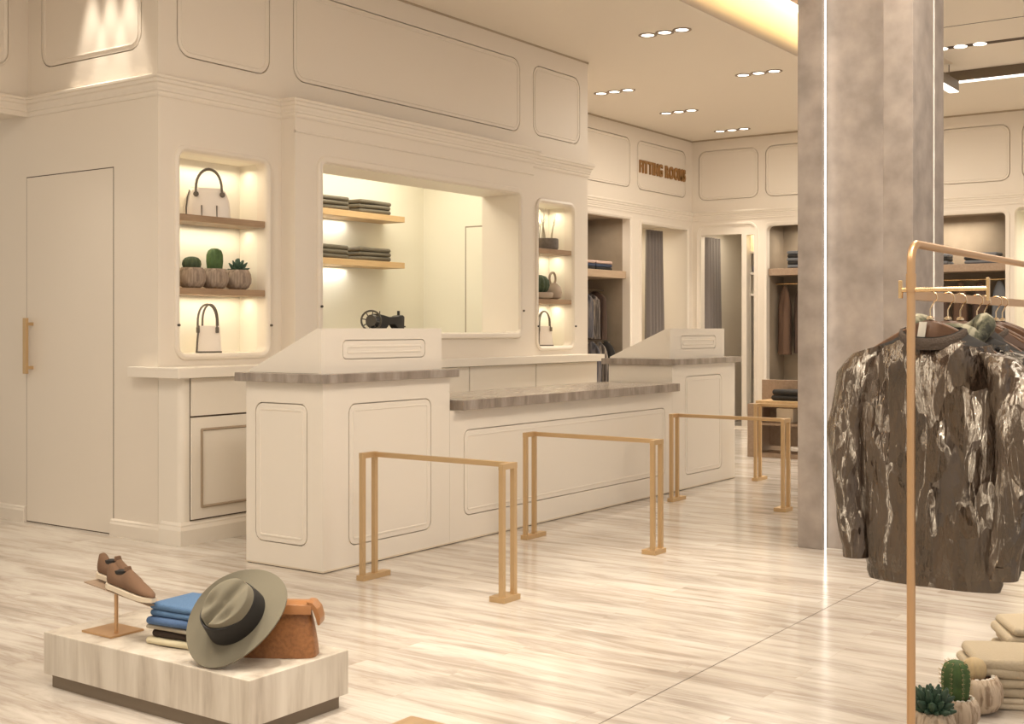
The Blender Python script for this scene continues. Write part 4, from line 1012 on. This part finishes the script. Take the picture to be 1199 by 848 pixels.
# felt hat
d = Vector((math.cos(YAW), math.sin(YAW), 0)); rv = Vector((math.sin(YAW), -math.cos(YAW), 0)); up = Vector((0, 0, 1))
nrm = (-d * 0.78 + up * 0.60 - rv * 0.16).normalized()
la = (rv * math.cos(math.radians(58)) + up * math.sin(math.radians(58))); la = (la - nrm * la.dot(nrm)).normalized()
sa = nrm.cross(la)
t = bpy.data.objects.new('felt_hat', None); COL.objects.link(t)
mm = Matrix.Identity(4)
for i in range(3): mm[i][0] = la[i]; mm[i][1] = sa[i]; mm[i][2] = nrm[i]
mm.translation = Vector((3.09, 3.42, 0.385)); t.matrix_world = mm
tag(t, 'olive felt wide brim hat with black band leaning on the satchel', 'hat')
br = MB(); ringsT = []; ringsB = []
NN = 56
def brim_pt(q, a, dz):
    ax = 0.112 + (0.208 - 0.112) * q; bx = 0.084 + (0.164 - 0.084) * q
    roll = 0.030 * q ** 2 * abs(math.sin(a)) ** 2 - 0.012 * q * math.cos(a) ** 2
    return (ax * math.cos(a), bx * math.sin(a), roll + dz)
rr = [[brim_pt(q / 8, 2 * PI * k / NN, 0.0035) for k in range(NN)] for q in range(9)] + [[brim_pt(q / 8, 2 * PI * k / NN, -0.0035) for k in range(NN)] for q in range(8, -1, -1)]
br.rings(rr, True, False, False, True); br.build('brim', M['felt'], t, True, 60)
rings = []
HC_ = 0.145
for i in range(26):
    q = i / 25
    if q < 0.6:
        s_ = q / 0.6; f = 1 - 0.13 * s_ - 0.02 * s_ ** 4; hz = HC_ * (s_ * 0.97)
    else:
        s_ = (q - 0.6) / 0.4; f = 0.85 * math.cos(s_ * PI / 2 * 0.98); hz = HC_ * (0.97 + 0.05 * math.sin(s_ * PI / 2))
    ring = []
    for k in range(48):
        a = 2 * PI * k / 48
        x = 0.116 * f * math.cos(a); y = 0.087 * f * math.sin(a); z_ = hz
        if q > 0.3:
            wq = min(1, (q - 0.3) / 0.35)
            z_ -= 0.030 * wq * math.exp(-(y / 0.017) ** 2) * (1 - 0.4 * (x / 0.1))        # centre crease
            for sy in (-1, 1):
                z_ -= 0.024 * wq * math.exp(-(((x + 0.035) / 0.036) ** 2 + ((y - sy * 0.046) / 0.016) ** 2))
            y *= 1 - 0.18 * wq * max(0.0, -x / 0.1)
        ring.append((x, y, max(z_, 0.0)))
    rings.append(ring)
MB().rings(rings).build('crown', M['felt'], t, True, 80)
rings = []
for q, o_ in ((0.0, 1.03), (0.02, 1.035), (0.07, 1.03), (0.092, 1.02), (0.092, 0.96)):
    f = (1 - 0.13 * (q / HC_)) * o_
    rings.append([(0.116 * f * math.cos(a), 0.087 * f * math.sin(a), 0.002 + q * (1.0 + 0.3 * max(0, -math.cos(a)))) for a in [2 * PI * k / 48 for k in range(48)]])
MB().rings(rings, True, False, False).build('hat_band', M['band'], t, True, 60)
ft = MB().tube([(-0.02, 0.095, 0.012), (0.0, 0.098, 0.035), (0.02, 0.094, 0.055), (0.035, 0.086, 0.07)], [0.003, 0.008, 0.007, 0.002], 6); ft.build('feather', M['feather'], t, True)

# corner of a low wooden block at the bottom edge
t = thing('display_block', 'corner of a low tan wooden block at the bottom edge', 'platform', (2.45, 1.93, 0))
MB().box(0, 0.585, 0, 0.61, 0.045, 0.20, 0.003).build('slab', M['blockwood'], t)
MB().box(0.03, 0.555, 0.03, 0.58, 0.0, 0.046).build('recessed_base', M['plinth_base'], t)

# ================================================================== CLOTHES RACK (right foreground)
RX, RY = 3.419, 1.052; RL = 1.5; ZB = 1.543
t = thing('clothes_rack', 'copper tube clothes rack in the right foreground', 'clothes rack', (RX, RY, 0))
rad = 0.0118; zt = 1.688; br_ = 0.055
pts = [(0, 0, 0.02), (0, 0, zt - br_)] + [(br_ - br_ * math.cos(a), 0, zt - br_ + br_ * math.sin(a)) for a in [PI / 2 * k / 8 for k in range(1, 9)]]
pts += [(RL - br_ + br_ * math.sin(a), 0, zt - br_ + br_ * math.cos(a)) for a in [PI / 2 * k / 8 for k in range(0, 9)]] + [(RL, 0, 0.02)]
MB().tube(pts, rad, 14).build('frame_tube', M['rack'], t, True)
for x in (0, RL):
    MB().cyl((x, 0, zt - 0.135), (x, 0, zt - 0.085), rad + 0.0022, 14).build('collar', M['rack'], t, True)
    MB().box(x - 0.015, x + 0.015, -0.28, 0.28, 0.0, 0.025, 0.003).build('foot_bar', M['rack'], t)
MB().box(0.008, RL - 0.008, -0.006, 0.006, ZB - 0.013, ZB + 0.013, 0.001).build('hanging_bar', M['rack'], t)
a_ = MB(); a_.cyl((0.0, 0.028, 1.558), (0.0, -0.205, 1.558), 0.0065, 10)
a_.box(-0.006, 0.006, 0.024, 0.034, 1.535, 1.585, 0.001); a_.box(-0.006, 0.006, -0.21, -0.202, 1.525, 1.588, 0.001)
a_.build('front_arm', M['gold'], t)

def hanger_parts(t, shift):
    """wooden hanger, width along y, hook over the bar at z = ZB"""
    top = ZB - 0.066
    prof = []
    for i in range(21):
        u = -1 + 2 * i / 20; prof.append((u * 0.185, -0.095 * abs(u) ** 1.35))
    rings = []
    for (y, z_) in prof:
        hgt = 0.058 - 0.030 * abs(y) / 0.185; th = 0.009
        rings.append([(-th, y, top + z_ - hgt), (th, y, top + z_ - hgt), (th, y, top + z_ - 0.004), (th * 0.5, y, top + z_), (-th * 0.5, y, top + z_), (-th, y, top + z_ - 0.004)])
    MB().rings(rings).build('shoulder', M['hangerwood'], t, True, 50)
    MB().lathe([(0.003, 0.0), (0.011, 0.0), (0.011, 0.005), (0.006, 0.010), (0.003, 0.010)], (0, 0, top), 12).build('ferrule', M['hook'], t, True)
    rh = 0.0195
    pts = [(0, 0, top + 0.008), (0, 0.0, top + 0.03), (0, -0.012, top + 0.052)]
    for k in range(0, 12):
        a = math.radians(200 - k * 21)
        pts.append((0, rh * math.cos(a), ZB - 0.0025 + rh * math.sin(a)))
    MB().tube(pts, 0.0022, 6).build('hook', M['hook'], t, True)
h0 = thing('clothes_hanger', 'dark walnut hanger holding the bronze crackled jacket', 'hanger', (3.60, RY, 0), 0, 'walnut hangers on the copper rack')
hanger_parts(h0, 0)
HX = [3.60, 3.765, 3.93, 4.095, 4.22, 4.34, 4.46]
HL = [None, 'dark walnut hanger holding the black jacket with camouflage collar', 'dark walnut hanger holding the plain black jacket', 'fourth dark walnut hanger from the front of the copper rack',
      'fifth dark walnut hanger from the front of the copper rack', 'sixth dark walnut hanger from the front of the copper rack', 'seventh dark walnut hanger from the front of the copper rack']
for k in range(1, 7): dup(h0, (HX[k], RY + 0.004 * (-1) ** k, 0), math.radians((4, -3, 5, -4, 2, -2)[k - 1]), HL[k])

def smooth_interp(keys, t):
    for (t0, *v0), (t1, *v1) in zip(keys[:-1], keys[1:]):
        if t <= t1:
            s_ = (t - t0) / (t1 - t0); s_ = s_ * s_ * (3 - 2 * s_)
            return [a + (b - a) * s_ for a, b in zip(v0, v1)]
    return list(keys[-1][1:])
def crumple(p, seed, amp):
    q = Vector((p.x * 9 + seed, p.y * 10, p.z * 3.0))
    a = noise.ridged_multi_fractal(q, 0.9, 2.1, 3, 1.0, 2.0) - 1.0
    b = noise.noise(Vector((p.x * 3 + seed, p.y * 13, p.z * 2.2)))
    return amp * (0.55 * a + 0.9 * b)
def jacket(t, seed, mat, amp=0.013, collar='knit', bottom=0.685, simple=False):
    off = 0.0
    keys = [(0.0, 0.19, 0.052), (0.05, 0.205, 0.062), (0.3, 0.216, 0.068), (0.62, 0.222, 0.068), (0.84, 0.22, 0.060), (0.93, 0.165, 0.05), (0.975, 0.098, 0.047), (1.0, 0.086, 0.046)]
    z0, z1 = bottom, 1.405; rings = []; m, n = (44, 60) if not simple else (22, 36)
    for j in range(m + 1):
        q = j / m; hw, ht = smooth_interp(keys, q); z = z0 + (z1 - z0) * q; ring = []
        for k in range(n):
            a = 2 * PI * k / n
            cx = math.copysign(abs(math.cos(a)) ** 0.85, math.cos(a))
            y = hw * cx; x = ht * math.sin(a)
            dip = -0.028 * (q > 0.9) * max(0, -math.sin(a)) * ((q - 0.9) / 0.1)
            p = Vector((x, y, z + dip))
            nr = Vector((math.sin(a), math.cos(a) * 0.6, 0))
            fade = min(1.0, (1 - q) * 7) * min(1.0, 0.35 + q * 8)
            p += nr * crumple(p, seed, amp) * fade
            ring.append(p)
        rings.append(ring)
    MB().rings(rings, True, False, False).build('body', mat, t, True, 28)
    # dark lining just inside
    inner = [[Vector((p.x * 0.93, p.y * 0.96, p.z + 0.004)) for p in r] for r in rings]
    MB().rings(inner[:8] if simple else inner, True, False, False).build('lining', M['lining'], t, True, 60)
    # hem band
    MB().rings([[Vector((r.x * s_, r.y * s_, z0 + dz)) for r in rings[0]] for s_, dz in ((0.97, 0.03), (1.03, 0.026), (1.04, 0.0), (1.0, -0.022), (0.95, -0.02), (0.93, 0.03))], True, False, False).build('hem_band', mat, t, True, 40)
    # collar
    cr = []
    for s_, dz in ((1.04, -0.028), (1.07, -0.012), (1.02, 0.004), (0.93, 0.006), (0.86, -0.006), (0.86, -0.03)):
        cr.append([Vector((0.056 * s_ * math.sin(a), 0.094 * s_ * math.cos(a), z1 + dz - 0.004 - 0.030 * max(0, -math.sin(a)))) for a in [2 * PI * k / 36 for k in range(36)]])
    MB().rings(cr, True, False, False).build('collar', M[collar], t, True, 60)
    # sleeves
    for sgn in (1, -1):
        K = [(0.0, 0.180 * sgn, 0.0, 1.345, 0.062, 0.045), (0.14, 0.222 * sgn, 0.0, 1.29, 0.068, 0.062), (0.42, 0.262 * sgn, -0.012, 1.10, 0.058, 0.062), (0.62, 0.250 * sgn, -0.02, 0.975, 0.052, 0.058), (0.95, 0.222 * sgn, -0.028, 0.77, 0.041, 0.046), (1.0, 0.220 * sgn, -0.028, 0.745, 0.037, 0.042)]
        if sgn < 0: K = [(k0, y_ * 0.98, x_ - 0.03 * min(1, k0 * 3), z_ - 0.01, a1, a2) for k0, y_, x_, z_, a1, a2 in K]
        sr = []; mm_, nn = (34, 30) if not simple else (16, 18)
        for j in range(mm_ + 1):
            q = j / mm_; y, x, z, ry, rx = smooth_interp(K, q); ring = []
            for k in range(nn):
                a = 2 * PI * k / nn
                p = Vector((x + rx * math.sin(a), y + ry * math.cos(a), z + 0.03 * sgn * math.cos(a) * (1 - q) * -0.6))
                p += Vector((math.sin(a), math.cos(a), 0)) * crumple(p, seed + 5 * sgn, amp * 0.75) * min(1, (1 - q) * 9, 0.2 + q * 6)
                ring.append(p)
            sr.append(ring)
        MB().rings(sr, True, True, False).build('sleeve', mat, t, True, 28)
        e = sr[-1]; cc = sum(e, Vector()) / len(e)
        MB().rings([[cc + (p - cc) * s_ + Vector((0, 0, dz)) for p in e] for s_, dz in ((1.03, 0.016), (1.06, 0.008), (1.03, -0.022), (0.9, -0.022), (0.85, 0.02))], True, False, False).build('cuff', mat, t, True, 50)
j1 = thing('crackled_jacket', 'bronze crackled leather jacket at the front of the copper rack', 'jacket', (3.60, 1.045, 0.045), math.radians(-3))
jacket(j1, 3.0, M['foil'], 0.020)
MB().prism([(-0.01, 0), (0.012, 0), (0.02, -0.05), (-0.002, -0.055)], lambda u, v, h: (-0.02 + h, u + 0.02, 1.425 + v), 0, 0.002).build('neck_label', M['tagw'], j1)
j2 = thing('crackled_jacket', 'black crackled jacket with camouflage collar, second on the copper rack', 'jacket', (3.765, 1.04, 0.045), math.radians(4))
jacket(j2, 11.0, M['foilblack'], 0.014, 'camo', 0.69)
hd = MB().tube([(0.06 * math.sin(a) - 0.01, 0.10 * math.cos(a), 1.405 + 0.018 * math.sin(3 * a) - 0.02 * max(0, -math.sin(a))) for a in [2 * PI * k / 30 for k in range(30)]], [0.026 + 0.007 * math.sin(5 * 2 * PI * k / 30) for k in range(30)], 9, True)
hd.build('hood', M['camo'], j2, True, 70)
j3 = thing('plain_jacket', 'plain black jacket, third on the copper rack', 'jacket', (3.93, 1.05, 0.045), math.radians(-3))
jacket(j3, 21.0, M['cloth_black'], 0.008, 'knit', 0.70, True)
j4 = thing('plain_jacket', 'plain dark brown jacket, fourth on the copper rack', 'jacket', (4.095, 1.05, 0.045), math.radians(5))
jacket(j4, 31.0, M['cloth_darkbrown'], 0.008, 'knit', 0.71, True)

# ================================================================== FOLDED FLEECES AND CACTI (bottom right)
def fleece(w, d, h, seed):
    """a thick soft folded fleece: two plump folds, wavy"""
    mb = MB(); rnd = random.Random(seed)
    for L in range(2):
        mb.rings(slab_rings(w, d, h * 0.54, L * h * 0.46, rnd.random() * 6, 0.10, 0.010 * (1 if L else -1), 0.10))
    return mb
def pile(x, y, rz, layers, where, w, d):
    z = 0.0005
    for k, (h, mt, lb) in enumerate(layers):
        put(fleece(w * (1 - 0.02 * (k % 2)), d, h, 300 + k + int(x * 10)), 'folded_fleece', M[mt], (x + 0.010 * math.sin(k * 3), y + 0.012 * math.cos(k * 2), z), lb + where, 'folded clothing', rz, 'beige fleeces on the floor', 70)
        z += h + 0.001
pile(5.52, 1.10, math.radians(-62), [(0.07, 'cloth_beige', 'bottom beige fleece'), (0.07, 'cloth_beige', 'middle beige fleece'), (0.075, 'cloth_beige', 'top beige fleece')], ' of the rear pile behind the cactus pots', 0.44, 0.30)
pile(5.05, 1.09, math.radians(-64), [(0.045, 'cloth_sand', 'pale sand fleece at the bottom'), (0.07, 'cloth_beige', 'beige fleece in the middle'), (0.075, 'cloth_beige', 'beige fleece on top')], ' of the front pile beside the cactus pots', 0.50, 0.30)
t = thing('potted_cactus', 'carved beige pot with a green columnar cactus, before the beige fleeces', 'cactus', (4.575, 1.245, 0), 0, 'cactus pots by the copper rack')
ball_pot(t, 0.085, 0.105, M['potlight']); MB().lathe([(0.064, 0.0), (0.064, 0.004), (0.002, 0.006)], (0, 0, 0.094), 20).build('soil', M['soil'], t, True)
ribbed(0.052, 0.155, 9, COLP, 0.16, 0.085).build('cactus', M['cactus'], t, True, 70)
spines(0.05, 0.15, 9, 0.09, 9, lambda q: 1.0 if q < 0.75 else 1.0 - (q - 0.75) * 2.2, 0.014).build('spines', M['spine'], t)
pb = MB(); rnd = random.Random(9)
for k in range(16):
    a = 2 * PI * k / 16 + rnd.uniform(-0.1, 0.1); pb.lathe([(0.002, 0), (0.009, 0.004), (0.007, 0.01), (0.001, 0.012)], (0.058 * math.cos(a), 0.058 * math.sin(a), 0.097), 7)
pb.build('pebbles', M['pebble'], t, True); 
t = thing('potted_cactus', 'carved beige pot with a tan globe cactus, touching the front fleece pile', 'cactus', (4.80, 1.238, 0), 0, 'cactus pots by the copper rack')
ball_pot(t, 0.105, 0.135, M['potlight']); MB().lathe([(0.078, 0.0), (0.078, 0.004), (0.002, 0.006)], (0, 0, 0.12), 20).build('soil', M['soil'], t, True)
ribbed(0.046, 0.085, 14, GLOB, 0.10, 0.115).build('cactus', M['spine'], t, True, 70)
pb = MB()
for k in range(18):
    a = 2 * PI * k / 18 + rnd.uniform(-0.1, 0.1); pb.lathe([(0.002, 0), (0.010, 0.004), (0.008, 0.011), (0.001, 0.013)], (0.068 * math.cos(a), 0.068 * math.sin(a), 0.124), 7)
pb.build('pebbles', M['pebble'], t, True)
t = thing('potted_succulent', 'dark green rosette succulent in a pot, leftmost by the copper rack', 'succulent', (4.42, 1.285, 0), 0, 'cactus pots by the copper rack')
ball_pot(t, 0.08, 0.09, M['potlight'])
leaf_rosette(t, 0.06, 0.085, [(12, 5, 0.075), (11, 28, 0.085), (9, 50, 0.085), (6, 70, 0.08), (3, 84, 0.07)], M['succulent'])
